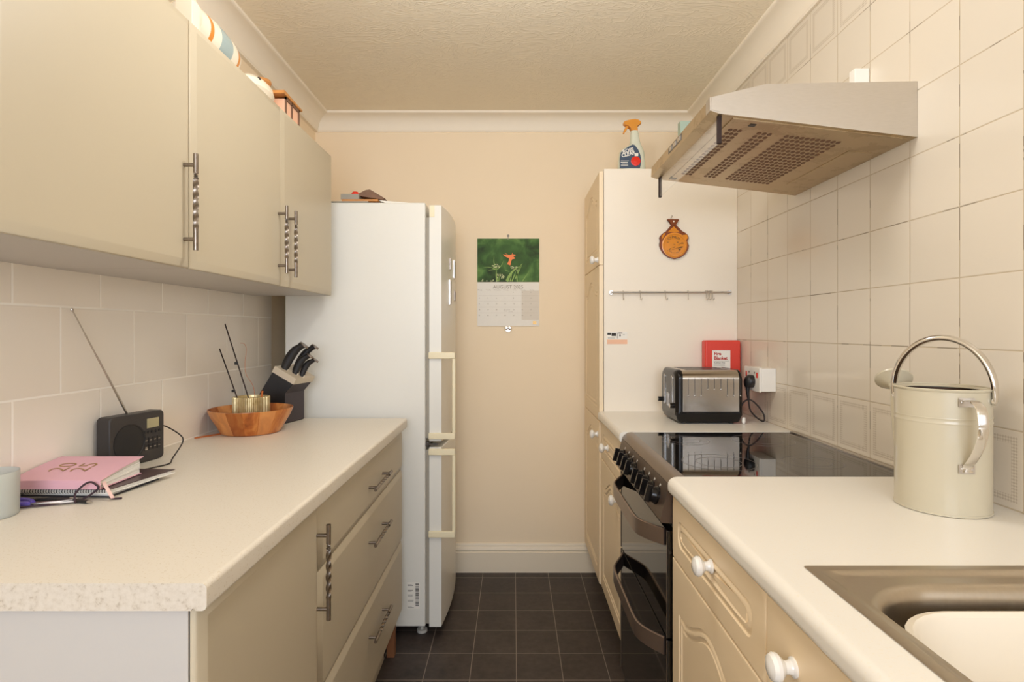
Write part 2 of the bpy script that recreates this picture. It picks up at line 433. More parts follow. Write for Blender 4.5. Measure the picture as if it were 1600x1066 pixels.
# coving
prof = [(0.0, 2.318), (0.008, 2.318), (0.010, 2.323)]
for k in range(9):
    a = k/8*PI/2; prof.append((0.073-0.061*math.cos(a), 2.325+0.065*math.sin(a)))
prof += [(0.078, 2.391), (0.081, 2.394), (0.081, 2.4031), (0.0, 2.4031)]
def cove(name, f0, f1):
    bm = B(); loft(bm, [[f0(d, z) for d, z in prof], [f1(d, z) for d, z in prof]]); struct(name, bm, 'cornice_paint', True)
cove('trim_1', lambda d, z: (XL-0.008+d+ (0.008 if d else 0), YB, z), lambda d, z: (XL-0.008+d+(0.008 if d else 0), YF-d, z))
cove('trim_2', lambda d, z: (XL+d, YF-d, z), lambda d, z: (XR-d, YF-d, z))
cove('trim_3', lambda d, z: (XR-d, YB, z), lambda d, z: (XR-d, YF-d, z))
# skirting
pb = [(0, 0), (0.018, 0), (0.018, 0.105), (0.014, 0.108), (0.014, 0.112), (0.017, 0.118), (0.014, 0.128), (0.009, 0.135), (0.009, 0.142), (0.004, 0.150), (0, 0.150)]
b = B(); loft(b, [[(XL, YF-d, z) for d, z in pb], [(XR, YF-d, z) for d, z in pb]]); struct('baseboard_far', b, 'skirting_paint', True)
# ceiling lamp (just outside the picture, it lights the room)
t = thing('ceiling_lamp', 'flush round glass ceiling lamp on a white plate', 'lamp', (-0.05, 1.25, 2.33))
b = B(); cyl(b, (-0.05, 1.25, 2.385), (0, 0, 1), 0.13, 0.0175, 40); P('mounting_plate', b, 'white_plastic', t)
b = B(); lathe(b, [(0.118, 0.0), (0.122, -0.02), (0.10, -0.055), (0.05, -0.075), (0.0, -0.08)], (-0.05, 1.25, 2.385), (0, 0, 1), 40); P('lamp_shade', b, 'lamp_glass', t)

# ------------------------------------------------------------------ door building blocks
def slab_front(bm, X, s, y0, y1, z0, z1, th=0.016, inset=0.020, dep=0.006):
    """flat front with a soft mitred pillow edge; faces s*X"""
    def lp(i, d): return [(X-s*d, y0+i, z0+i), (X-s*d, y1-i, z0+i), (X-s*d, y1-i, z1-i), (X-s*d, y0+i, z1-i)]
    loops = [lp(0.001, th), lp(0, th-0.001), lp(0, dep+0.003), lp(0.0012, dep+0.001), lp(0.004, dep-0.0003)]
    for k in range(1, 6):
        f = k/5; loops.append(lp(0.004+(inset-0.004)*f, (dep-0.0003)*(1-f)**1.15))
    loft(bm, loops); return bm
def panel_front(bm, X, y0, y1, z0, z1, kind='arch', th=0.018):
    """routed right-hand front, faces -X (front face at X)"""
    cy = (y0+y1)/2; w = (y1-y0)/2
    def contour(i):
        pts = []
        a = w-0.055-i; b0 = z0+0.055+i; b1 = z1-0.055-i
        if kind == 'arch':
            H = 0.055; sh = b1-H
            pts += [(-a, b0), (a, b0), (a, sh)]
            for k in range(1, 24):
                u = a-2*a*k/24; q = abs(u)/a
                hh = H*(0.5+0.5*math.cos(PI*min(1, q/0.86)))
                pts.append((u, sh+hh))
            pts += [(-a, sh)]
        else:
            r = 0.022; r = max(0.004, r)
            a += 0.008; b0 -= 0.014; b1 += 0.014
            for (qx, qz, s0) in ((a-r, b0, 0), (a, b1-r, 1), (-a+r, b1, 2), (-a, b0+r, 3)): pass
            cs = [((a-r, b0+r), -PI/2), ((a-r, b1-r), 0), ((-a+r, b1-r), PI/2), ((-a+r, b0+r), PI)]
            for (c0, c1), st in cs:
                for k in range(6): pts.append((c0+r*math.cos(st+k/5*PI/2), c1+r*math.sin(st+k/5*PI/2)))
        return pts
    cz = (z0+z1)/2
    def ray(poly, th_):
        d = (math.cos(th_), math.sin(th_)); best = None
        for i in range(len(poly)):
            p, q = poly[i], poly[(i+1) % len(poly)]
            px, pz = p[0], p[1]-cz; ex, ez = q[0]-p[0], q[1]-p[1]
            den = d[0]*ez-d[1]*ex
            if abs(den) < 1e-12: continue
            tt = (px*ez-pz*ex)/den; uu = (px*d[1]-pz*d[0])/den
            if tt > 0 and -1e-6 <= uu <= 1+1e-6: best = tt if best is None else max(best, tt)
        return best
    rect = [(-w, z0), (w, z0), (w, z1), (-w, z1)]
    angs = set()
    for p in rect+contour(0)+contour(0.02): angs.add(round(math.atan2(p[1]-cz, p[0]), 5))
    for k in range(60): angs.add(round(-PI+2*PI*k/60+0.001, 5))
    angs = sorted(angs)
    def lp(poly, d): return [(X+d, cy+math.cos(a)*ray(poly, a), cz+math.sin(a)*ray(poly, a)) for a in angs]
    def rc(i): return [(-w+i, z0+i), (w-i, z0+i), (w-i, z1-i), (-w+i, z1-i)]
    loops = [lp(rc(0.0), th), lp(rc(0), 0.004), lp(rc(0.0015), 0.0012), lp(rc(0.005), 0.0)]
    loops += [lp(contour(0), 0.0), lp(contour(0.002), 0.0035), lp(contour(0.006), 0.0035), lp(contour(0.009), 0.0008), lp(contour(0.015), 0.0004),
              lp(contour(0.020), 0.0045), lp(contour(0.024), 0.0045), lp(contour(0.027), 0.0018)]
    loft(bm, loops); return bm
def twist_handle(X, s, p0, p1, parent, proj=0.026, name='handle'):
    """bar pull with a twisted middle; p0,p1 = (y,z) of bar ends; face at X, projecting s"""
    bm = B(); xb = X+s*proj
    a, c = Vector((xb, *p0)), Vector((xb, *p1)); L = (c-a).length; d = (c-a)/L
    N = 64
    def sect(f):
        k = min(max((f-0.20)/0.06, 0), 1)*min(max((0.80-f)/0.06, 0), 1)
        tw = (f-0.2)*14.0*k; out = []
        for j in range(16):
            th = 2*PI*j/16; sq = 1/max(abs(math.cos(th)), abs(math.sin(th)))
            ci = 0.0052; r = ci*(1-k)+0.0043*sq*k*(1.0 if True else 1)
            out.append((r*math.cos(th+tw), r*math.sin(th+tw)))
        return out
    tube(bm, [a+d*L*i/N for i in range(N+1)], 0.005, sub=0, sect=sect)
    for f in (0.115, 0.885):
        q = a+d*L*f; cyl(bm, (X-s*0.0005, q.y, q.z), (s, 0, 0), 0.0042, proj, 12)
    return P(name, bm, 'pewter', parent, ang=50)
def knob(x, y, z, parent, sc=1.0):
    pr = [(0.0135, 0), (0.0135, 0.003), (0.010, 0.005), (0.0085, 0.010), (0.0088, 0.014), (0.014, 0.018), (0.0185, 0.023), (0.019, 0.028), (0.016, 0.033), (0.009, 0.036), (0.0, 0.037)]
    bm = B(); lathe(bm, [(r*sc, h*sc) for r, h in pr], (x+0.0005, y, z), (-1, 0, 0), 28); return P('knob', bm, 'knob_white', parent)

# ------------------------------------------------------------------ left wall cabinets
XW = -0.72; WZ0, WZ1 = 1.41, 1.967
G_W = 'cream wall cabinets over the left worktop'
def carcass(bm, x0, x1, y0, y1, z0, z1, th=0.016):
    box(bm, x0, x1, y0, y1, z0, z0+th); box(bm, x0, x1, y0, y1, z1-th, z1)
    box(bm, x0, x1, y0, y0+th, z0+th, z1-th); box(bm, x0, x1, y1-th, y1, z0+th, z1-th)
t = thing('wall_cabinet', 'cream single-door wall cabinet nearest the camera, cut by the frame edge', 'cabinet', (-0.88, 1.02, WZ0), G_W)
b = B(); carcass(b, XL+0.001, XW-0.0175, 0.772, 1.264, WZ0, WZ1-0.002); P('body', b, 'carcass_white', t, False)
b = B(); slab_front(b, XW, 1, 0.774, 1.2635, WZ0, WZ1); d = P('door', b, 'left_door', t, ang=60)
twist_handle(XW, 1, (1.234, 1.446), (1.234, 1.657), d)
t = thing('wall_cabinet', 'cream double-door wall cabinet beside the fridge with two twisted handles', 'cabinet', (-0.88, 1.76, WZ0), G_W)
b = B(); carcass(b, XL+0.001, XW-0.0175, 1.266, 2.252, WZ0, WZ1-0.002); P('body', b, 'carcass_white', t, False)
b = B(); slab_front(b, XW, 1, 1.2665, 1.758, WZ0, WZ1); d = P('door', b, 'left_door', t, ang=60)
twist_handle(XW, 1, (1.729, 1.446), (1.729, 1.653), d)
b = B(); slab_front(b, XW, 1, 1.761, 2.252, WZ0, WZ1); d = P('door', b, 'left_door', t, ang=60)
twist_handle(XW, 1, (1.803, 1.4405), (1.803, 1.652), d)

# ------------------------------------------------------------------ left base units
XB = -0.437; LT = 0.923
t = thing('base_cabinet', 'cream base cabinet at the near end of the left worktop with white side', 'cabinet', (-0.74, 1.03, 0), 'base units under the left worktop')
b = B(); carcass(b, XL+0.001, XB-0.0175, 0.789, 1.275, 0.15, LT-0.0385); P('body', b, 'carcass_white', t, False)
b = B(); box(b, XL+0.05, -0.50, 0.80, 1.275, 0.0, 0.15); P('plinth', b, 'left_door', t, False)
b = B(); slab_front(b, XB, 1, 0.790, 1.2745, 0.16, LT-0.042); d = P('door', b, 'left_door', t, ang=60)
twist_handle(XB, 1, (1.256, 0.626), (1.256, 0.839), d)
t = thing('drawer_unit', 'cream three-drawer base unit next to the fridge', 'drawer unit', (-0.74, 1.75, 0), 'base units under the left worktop')
b = B(); carcass(b, XL+0.001, XB-0.0175, 1.277, 2.234, 0.15, LT-0.0385); P('body', b, 'carcass_white', t, False)
b = B(); box(b, XL+0.05, -0.50, 1.277, 2.18, 0.0, 0.15); P('plinth', b, 'left_door', t, False)
b = B(); box(b, -0.492, -0.462, 2.19, 2.225, 0.0, 0.15, 0.002); P('leg', b, 'wood_leg', t, label='wooden leg')
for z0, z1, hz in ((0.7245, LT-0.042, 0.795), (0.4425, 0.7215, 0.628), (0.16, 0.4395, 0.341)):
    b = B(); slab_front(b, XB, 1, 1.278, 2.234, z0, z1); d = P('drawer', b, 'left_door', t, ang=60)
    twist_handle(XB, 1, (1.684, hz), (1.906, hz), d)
# left worktop: square front with small radius, darker laminate end
def worktop_left():
    x1 = -0.421; y0, y1 = 0.775, 2.236; z1 = LT; z0 = LT-0.038
    pr = [(XL+0.0005, z0), (x1-0.022, z0), (x1-0.020, z0+0.003), (x1-0.017, z0+0.003), (x1-0.015, z0), (x1-0.006, z0), (x1-0.002, z0+0.002), (x1, z0+0.006)]
    for k in range(7):
        a = k/6*PI/2; pr.append((x1-0.008+0.008*math.cos(a), z1-0.008+0.008*math.sin(a)))
    pr.append((XL+0.0005, z1))
    bm = B(); loft(bm, [[(x, y0, z) for x, z in pr], [(x, y1, z) for x, z in pr]])
    bm.faces.ensure_lookup_table()
    for f in bm.faces:
        if abs(f.calc_center_median().y-y0) < 1e-5: f.material_index = 1
    single('worktop', bm, ['worktop_left', 'worktop_end'], 'speckled cream laminate worktop along the left wall with grey sawn end', 'worktop', 'worktops')
worktop_left()

# ------------------------------------------------------------------ fridge freezer
FY0, FY1 = 2.33, 2.90
t = thing('fridge_freezer', 'tall white fridge freezer standing against the far left corner', 'fridge freezer', (-0.65, 2.6, 0))
b = B(); box(b, -0.943, -0.363, FY0, FY1, 0.047, 1.800, 0.006, 3); P('body', b, 'fridge_white', t)
b = B(); box(b, -0.944, -0.60, FY0+0.002, FY1, 1.8005, 1.806, 0.001); P('top_trim', b, 'gasket', t)
def fdoor(z0, z1):
    bm = B(); N = 24; xi, xo = -0.349, -0.297
    def lp(i, zz):
        pts = [(xi+0.002, FY0+i, zz), (xi+0.002, FY1-i, zz)]
        for k in range(N+1):
            f = k/N; pts.append((xo+0.020*math.sin(PI*(1-f))**0.9-i, FY1-i-(FY1-FY0-2*i)*f, zz))
        return pts
    loft(bm, [lp(0.004, z0), lp(0.001, z0+0.002), lp(0, z0+0.006), lp(0, z1-0.006), lp(0.001, z1-0.002), lp(0.004, z1)])
    bm.faces.ensure_lookup_table()
    for f in bm.faces:
        c = f.calc_center_median()
        if c.x > -0.3 and abs(f.normal.x) > 0.3: f.material_index = 1
    return bm
for z0, z1 in ((0.812, 1.79), (0.045, 0.788)):
    d = P('door', fdoor(z0, z1), ['fridge_white', 'fridge_door'], t, ang=25)
    b = B(); box(b, -0.3628, -0.3475, FY0+0.006, FY1-0.01, z0+0.012, z1-(0.05 if z1 > 1 else 0.01), 0.003); P('door_seal', b, 'gasket', d)
    hz = ((1.168, 0.836) if z0 > 0.5 else (0.771, 0.432))
    b = B()
    for z in hz:
        box(b, -0.349, -0.240, FY0-0.012, FY0-0.0005, z-0.013, z+0.013, 0.003)
        cyl(b, (-0.336, FY0-0.0125, z), (0, -1, 0), 0.008, 0.0015, 16)
    box(b, -0.252, -0.238, FY0-0.010, FY0+0.012, hz[1]+0.0125, hz[0]-0.0125, 0.003)
    P('handle', b, 'fridge_cream', d, label='cream handle')
    if z0 > 0.5:
        b = B(); box(b, -0.346, -0.325, FY0-0.003, FY0+0.02, 1.74, 1.788, 0.001); P('hinge_cover', b, 'fridge_cream', d)
b = B(); box(b, -0.3625, -0.349, FY0+0.004, FY0+0.03, 0.793, 0.809, 0.002); cyl(b, (-0.357, FY0+0.004, 0.801), (0, -1, 0), 0.005, 0.004, 12)
box(b, -0.348, -0.31, FY0+0.003, FY0+0.01, 0.797, 0.803, 0.001); P('hinge', b, 'magnet_dark', t)
b = B(); cyl(b, (-0.385, 2.385, 0.0), (0, 0, 1), 0.022, 0.012, 20); cyl(b, (-0.385, 2.385, 0.01), (0, 0, 1), 0.007, 0.04, 12); P('foot', b, 'floor_foot', t)
b = B(); cyl(b, (-0.90, 2.385, 0.0), (0, 0, 1), 0.022, 0.012, 20); cyl(b, (-0.90, 2.385, 0.01), (0, 0, 1), 0.007, 0.04, 12); P('foot', b, 'floor_foot', t)
for yy in (2.85,):
    for xx in (-0.385, -0.90):
        b = B(); cyl(b, (xx, yy, 0.0), (0, 0, 1), 0.022, 0.05, 20); P('foot', b, 'floor_foot', t)
b = B(); box(b, -0.4385, -0.386, FY0-0.0006, FY0+0.0002, 0.121, 0.232)
lab = P('rating_label', b, 'paper', t, False, label='white barcode label')
b = B(); zz = 0.226
while zz > 0.134:
    h = random.choice((0.0008, 0.0014, 0.0024, 0.0032)); box(b, -0.4035, -0.3895, FY0-0.0009, FY0-0.0006, zz-h, zz); zz -= h+random.choice((0.0008, 0.0016, 0.0028))
for z in (0.222, 0.218, 0.200, 0.196, 0.180, 0.175, 0.158, 0.153, 0.133, 0.128):
    box(b, -0.436, -0.436+random.uniform(0.014, 0.026), FY0-0.0009, FY0-0.0006, z-0.0014, z)
P('barcode', b, 'ink_dark', lab, False)
# magnets on the fridge door
def dx(y): return -0.297+0.020*math.sin(PI*(y-FY0)/(FY1-FY0))**0.9
mags = [(2.50, 1.565, 0.030, 0.05, 'dark photo magnet with pale edge on upper fridge door', 'pewter'),
        (2.63, 1.555, 0.050, 0.085, 'tall silver-framed magnet highest on the fridge door', 'steel'),
        (2.50, 1.440, 0.05, 0.11, 'long silver-rimmed magnet lowest on the fridge door', 'steel'),
        (2.66, 1.435, 0.036, 0.048, 'small dark square magnet far along the fridge door', 'pewter')]
for y, z, wy, hz, lb, mt in mags:
    x = min(dx(y-wy/2), dx(y+wy/2))
    t = thing('fridge_magnet', lb, 'magnet', (x, y, z-hz/2), 'magnets on the fridge door')
    b = B(); box(b, x-0.001, x+0.006, y-wy/2, y+wy/2, z-hz/2, z+hz/2, 0.0015); P('frame', b, mt, t)
    b = B(); box(b, x+0.006, x+0.0065, y-wy/2+0.006, y+wy/2-0.006, z-hz/2+0.006, z+hz/2-0.006); P('picture', b, 'magnet_dark', t)
# things on top of the fridge
t = thing('hole_punch', 'brown and grey hole punch with a red button lying on the fridge', 'tool', (-0.70, 2.39, 1.806))
b = B(); box(b, -0.715, -0.640, 2.338, 2.44, 1.815, 1.838, 0.002); P('tray', b, 'gasket', t, label='grey plastic box part')
b = B(); prism(b, [(-0.655, 1.836), (-0.615, 1.857), (-0.597, 1.859), (-0.535, 1.822), (-0.545, 1.815), (-0.63, 1.830)], 2.35, 2.42, Matrix(((1,0,0,0),(0,0,1,0),(0,1,0,0),(0,0,0,1))), 0.0015); P('lever', b, 'rust', t)
b = B(); lathe(b, [(0.0, 0), (0.016, 0.0), (0.016, 0.010), (0.011, 0.018), (0, 0.020)], (-0.666, 2.38, 1.837), (0, 0, 1), 20); P('button', b, 'red_plastic', t, label='red button')
b = B(); box(b, -0.71, -0.56, 2.334, 2.46, 1.8062, 1.8146, 0.001); single('notepad', b, 'wood_light', 'orange-brown pad lying under the punch on the fridge', 'notepad')
b = B(); prism(b, [(-0.53, 1.8015), (-0.44, 1.8015), (-0.44, 1.803), (-0.50, 1.8075), (-0.555, 1.812), (-0.557, 1.811)], 2.345, 2.50, Matrix(((1,0,0,0),(0,0,1,0),(0,1,0,0),(0,0,0,1)))); single('paper_sheet', b, 'paper', 'loose white papers lying at the front of the fridge top', 'paper')

# ------------------------------------------------------------------ calendar on the far wall
def XF(px): return (px-802)*YF/882
def ZF(py): return EYE+(517-py)*YF/882
t = thing('wall_calendar', 'wall calendar with a flower photo hanging on the far wall, open at August', 'calendar', (XF(794.5), YF, ZF(510)))
x0, x1 = XF(746), XF(842.5); zt, zm, zb = ZF(373), ZF(441), ZF(510)
b = B(); box(b, x0, x1, YF-0.004, YF-0.001, zm+0.0008, zt, 0.0006); pg = P('picture_page', b, 'calendar_green', t, False, label='green photo page with an orange flower')
def flat(bm, pts, y): prism(bm, pts, 0, 0.0004, Matrix(((1,0,0,0),(0,0,-1,y),(0,1,0,0),(0,0,0,1))))
def blade(bm, a, c, w0, y, bend=0.0):
    ax, az = XF(a[0]), ZF(a[1]); cx, cz = XF(c[0]), ZF(c[1]); dx_, dz_ = cx-ax, cz-az; L = math.hypot(dx_, dz_); nx, nz = -dz_/L, dx_/L
    l, r = [], []
    for k in range(9):
        f = k/8; o = bend*math.sin(PI*f)*L; ww = w0*(1-f)**0.7/2+0.0002; px, pz = ax+dx_*f+nx*o, az+dz_*f+nz*o
        l.append((px+nx*ww, pz+nz*ww)); r.append((px-nx*ww, pz-nz*ww))
    flat(bm, l+r[::-1], y)
yp = YF-0.0041
b = B()
for a, c, w0, bd in (((777, 440), (776, 421), .009, 0.05), ((776, 422), (755, 418), .004, -.1), ((776, 421), (772, 401), .004, .1), ((777, 421), (787, 407), .004, -.1), ((773, 421), (763, 423), .004, 0),
                     ((792, 440), (812, 416), .016, .1), ((800, 440), (806, 424), .007, 0), ((808, 440), (815, 412), .006, .1), ((805, 436), (816, 413), .006, 0), ((816, 440), (827, 424), .004, 0), ((789, 422), (796, 425), .003, 0), ((812, 418), (817, 412), .003, .1), ((779, 440), (782, 426), .004, 0), ((797, 440), (800, 428), .006, 0)):
    blade(b, a, c, w0, yp, bd)
P('leaves', b, 'leaf_green', pg, False, label='pale green stalks in the photo')
for cx_, cy_, n, s in ((774, 416, 14, 6), (803, 420, 14, 6), (783, 432, 16, 6), (771, 440, 6, 5), (757, 439, 4, 4)):
    b = B()
    for k in range(n):
        px = cx_+random.uniform(-s, s); py = min(439.5, cy_+random.uniform(-s*0.5, s*0.5)); q = 0.0035
        flat(b, [(XF(px)+q*math.cos(j*PI/3), ZF(py)+q*math.sin(j*PI/3)) for j in range(6)], yp-0.0002)
    P('flower_bud', b, 'bud_pale', pg, False)
b = B()
for a, c, w0, bd in (((799, 401), (786, 398), .018, .1), ((799, 402), (789, 396), .004, 0), ((798, 402), (796, 415), .020, 0), ((795, 414), (799, 401), .018, 0), ((797, 402), (806, 399), .020, .1), ((800, 403), (805, 404), .018, 0), ((799, 402), (801, 395), .005, 0)):
    blade(b, a, c, w0, yp-0.0004-a[0]*0.000002-w0*0.01, bd)
P('flower', b, 'petal_orange', pg, False, label='orange flower')
b = B(); box(b, x0, x1, YF-0.0045, YF-0.001, zb, zm-0.0008, 0.0006); pg = P('month_page', b, 'paper', t, False, label='white date grid page')
b = B(); box(b, XF(815), x1-0.002, YF-0.0050, YF-0.0046, ZF(500), ZF(454.5)); P('weekend_shading', b, 'paper_shade', pg, False)
MC = lambda px, py: basis((XF(px), YF-0.0052, ZF(py)), (1, 0, 0), (0, 0, 1))
b = text_bm('AUGUST 2025', 0.026, MC(794, 449), sx=1.0); P('month_title', b, 'ink_grey', pg, False)
b = B()
for k in range(7): merge(b, text_bm(('Monday', 'Tuesday', 'Wednesday', 'Thursday', 'Friday', 'Saturday', 'Sunday')[k], 0.0075, MC(750+13.5*k, 453.4)))
for dnum in range(1, 32):
    i = dnum+3; c_, r_ = i % 7, i//7; merge(b, text_bm(str(dnum), 0.0085, MC(749+13.4*c_, 457+9.0*r_)))
for py in (462, 471, 480, 489): box(b, x0+0.006, x1-0.006, YF-0.0052, YF-0.0050, ZF(py)-0.0003, ZF(py)+0.0001)
for px, py in ((794, 484), (798, 487), (790, 486)): merge(b, text_bm('~~~', 0.012, MC(px, py)))
P('dates', b, 'ink_grey', pg, False)
b = B(); box(b, XF(832.5), XF(838), YF-0.0050, YF-0.0046, ZF(507), ZF(502)); P('emblem', b, 'gold_foil', pg, False)
b = B(); cyl(b, (XF(794), YF-0.0001, ZF(368.5)), (0, -1, 0), 0.007, 0.003, 16); tube(b, [(XF(794), YF-0.004, ZF(367)), (XF(794), YF-0.008, ZF(371)), (XF(794), YF-0.008, ZF(375))], 0.0015, 6)
single('wall_hook', b, 'gasket', 'small clear stick-on hook above the calendar', 'hook')
t = thing('bulldog_clip', 'small silver clip fixed below the hanging calendar', 'clip', (XF(794), YF, ZF(519)))
b = B(); cyl(b, (XF(794), YF-0.0005, ZF(515)), (0, -1, 0), 0.014, 0.006, 20); P('body', b, 'steel', t)
for s in (-1, 1):
    b = B(); lathe(b, [(0, 0), (0.008, 0.001), (0.0095, 0.006), (0.007, 0.011), (0, 0.013)], (XF(794)+s*0.0095, YF-0.006, ZF(513)), (0, -1, 0), 16); P('grip', b, 'chrome', t)

# ------------------------------------------------------------------ larder (tall unit) on the right
t = thing('larder_cabinet', 'tall cream larder cabinet with white side panel in the far right corner', 'cabinet', (0.68, 2.72, 0))
b = B(); box(b, 0.395, XR-0.001, 2.46, 2.478, 0.15, 1.976, 0.0008); P('side_panel', b, 'larder_panel', t, label='white side panel')
b = B(); carcass(b, 0.396, XR-0.001, 2.479, 2.972, 0.15, 1.976); box(b, 0.45, XR-0.03, 2.479, 2.972, 0.0, 0.15); P('body', b, 'larder_panel', t, False)
XD = 0.374
for z0, z1, kz in ((1.5585, 1.965, 1.583), (0.876, 1.5565, None), (0.165, 0.874, 0.813)):
    b = B(); panel_front(b, XD, 2.461, 2.957, z0, z1); d = P('door', b, 'right_door', t, ang=40)
    if kz: knob(XD, 2.497, kz, d)
# sticker
b = B(); box(b, 0.4085, 0.497, 2.4593, 2.4599, 1.211, 1.2645); t2 = single('sticker', b, 'paper', 'small white and orange printed sticker on the larder side', 'sticker', smooth=False)
b = B(); box(b, 0.4088, 0.4967, 2.4588, 2.4593, 1.212, 1.232); P('orange_band', b, 'pale_orange', t2, False)
b = B(); box(b, 0.428, 0.448, 2.4588, 2.4593, 1.247, 1.260); box(b, 0.4100, 0.426, 2.4588, 2.4593, 1.252, 1.261); box(b, 0.452, 0.4535, 2.4588, 2.4593, 1.236, 1.262); box(b, 0.458, 0.475, 2.4588, 2.4593, 1.258, 1.262); box(b, 0.462, 0.468, 2.4588, 2.4593, 1.246, 1.254); box(b, 0.478, 0.486, 2.4588, 2.4593, 1.252, 1.2535); box(b, 0.412, 0.444, 2.4588, 2.4593, 1.238, 1.2395)
P('print', b, 'ink_dark', t2, False)
# utensil rail
RZ, RY = 1.4365, 2.46
t = thing('utensil_rail', 'slim steel utensil rail screwed to the larder side', 'rail', (0.68, 2.45, RZ))
b = B(); tube(b, [(0.424, RY-0.014, RZ), (0.945, RY-0.014, RZ)], 0.0042, 12, 1); P('bar', b, 'steel', t)
for x in (0.426, 0.941):
    b = B(); cyl(b, (x, RY-0.0002, RZ), (0, -1, 0), 0.0105, 0.004, 20); cyl(b, (x, RY-0.004, RZ), (0, -1, 0), 0.005, 0.013, 12); P('bracket', b, 'steel', t)
def hook(x, lb, grp='hooks on the utensil rail', tilt=0.0):
    bm = B(); y = RY-0.014; dxx = tilt
    pts = [(x, y+0.007, RZ-0.003), (x, y+0.006, RZ+0.004), (x, y, RZ+0.0072), (x, y-0.0065, RZ+0.002), (x, y-0.006, RZ-0.012), (x+dxx*0.5, y-0.005, RZ-0.024), (x+dxx, y-0.008, RZ-0.032), (x+dxx*1.6, y-0.016, RZ-0.032), (x+dxx*1.8, y-0.019, RZ-0.024)]
    tube(bm, pts, 0.0012, 6, 4); return single('hook', bm, 'steel', lb, 'hook', grp)
hook(0.4758, 'steel hook nearest the left end of the rail', tilt=0.0)
hook(0.5487, 'second steel hook from the left end of the rail', tilt=0.003)
hook(0.658, 'third steel hook, below the hanging terracotta spoon rest', tilt=0.004)
hook(0.757, 'fourth steel hook, just before the bunched hooks', tilt=-0.002)
for k in range(5):
    hook(0.834+0.0068*k, 'steel hook in the tight bunch at the right end of the rail', 'bunched hooks on the rail', tilt=0.002*(-1)**k)
# terracotta spoon rest
def spoon_rest():
    Y = 2.46; S = Y/882
    def q(px, py): return ((1020+px/13.33-802)*S, EYE+(517-(335+py/13.33))*S)
    t = thing('spoon_rest', 'glazed terracotta souvenir spoon rest hanging on the larder side', 'spoon rest', (0.695, Y-0.001, 1.58))
    right = [(535, 110), (520, 140), (452, 232), (585, 365), (660, 390), (715, 440), (735, 510), (690, 575), (738, 655), (720, 740), (670, 830), (580, 900), (440, 942)]
    left = [(300, 900), (200, 820), (145, 730), (118, 640), (150, 565), (118, 495), (165, 430), (220, 385), (270, 370), (385, 232), (295, 140), (280, 110)]
    out = [q(*p) for p in right+left]
    cx, cz = q(425, 560)
    mtx = Matrix(((1,0,0,0),(0,0,-1,Y-0.0015),(0,1,0,0),(0,0,0,1)))
    b = B(); prism(b, out, 0, 0.012, mtx, 0.002); base = P('dish', b, 'terracotta_dark', t, ang=30, label='dark brown rim')
    c0 = q(435, 650); R = 262/13.33*S
    b = B(); lathe(b, [(0.0, 0.0125), (R*0.80, 0.0125), (R*0.84, 0.0145), (R*0.9, 0.0145), (R*0.94, 0.0125), (R, 0.0120), (R, 0.010)], (c0[0], Y-0.0015, c0[1]), (0, -1, 0), 48)
    P('plate', b, 'terracotta', t)
    b = B(); prism(b, [q(418, 262), q(545, 385), q(290, 385)], 0.010, 0.0128, mtx, 0.0005)
    prism(b, [q(690, 430), q(715, 500), q(660, 560), q(600, 440)], 0.010, 0.0126, mtx, 0.0005)
    prism(b, [q(165, 470), q(220, 400), q(250, 410), q(200, 500), q(170, 540)], 0.010, 0.0126, mtx, 0.0005); P('handle_glaze', b, 'terracotta', t)
    b = B(); lathe(b, [(0.0, 0.012), (0.0035, 0.0126), (0, 0.0128)], (*[q(418, 160)[0]], Y-0.0015, q(418, 160)[1]), (0, -1, 0), 12); P('hole', b, 'larder_panel', t)
    b = B()
    for k, ch in enumerate('CYPRUS'):
        a = PI*(0.72-0.44*k/5); rr = R*0.62
        p = (c0[0]-0.003+rr*math.cos(a), Y-0.0152, c0[1]+rr*math.sin(a)); rt = (math.sin(a), 0, -math.cos(a)); up = (math.cos(a), 0, math.sin(a))
        merge(b, text_bm(ch, 0.0155, basis(p, rt, up), extrude=0.0003))
    for k in range(26):
        x = c0[0]+random.uniform(-0.035, 0.03); z = c0[1]+random.uniform(-0.026, 0.012); w_ = random.uniform(0.003, 0.011)
        box(b, x, x+w_, Y-0.0152, Y-0.0145, z, z+random.uniform(0.0008, 0.003))
    for k in range(7): a = PI*(1.30+0.4*k/6); box(b, c0[0]+R*0.62*math.cos(a)-0.002, c0[0]+R*0.62*math.cos(a)+0.002, Y-0.0152, Y-0.0145, c0[1]+R*0.62*math.sin(a)-0.001, c0[1]+R*0.62*math.sin(a)+0.001)
    P('lettering', b, 'ink_brown', t, False)
    b = B(); tube(b, [(q(375, 80)[0], Y-0.0002, q(0, 80)[1]), (q(375, 80)[0], Y-0.018, q(0, 70)[1]), (q(375, 80)[0], Y-0.018, q(0, 40)[1])], 0.0014, 8)
    single('screw_hook', b, 'pewter', 'small metal screw hook holding up the spoon rest', 'hook')
spoon_rest()
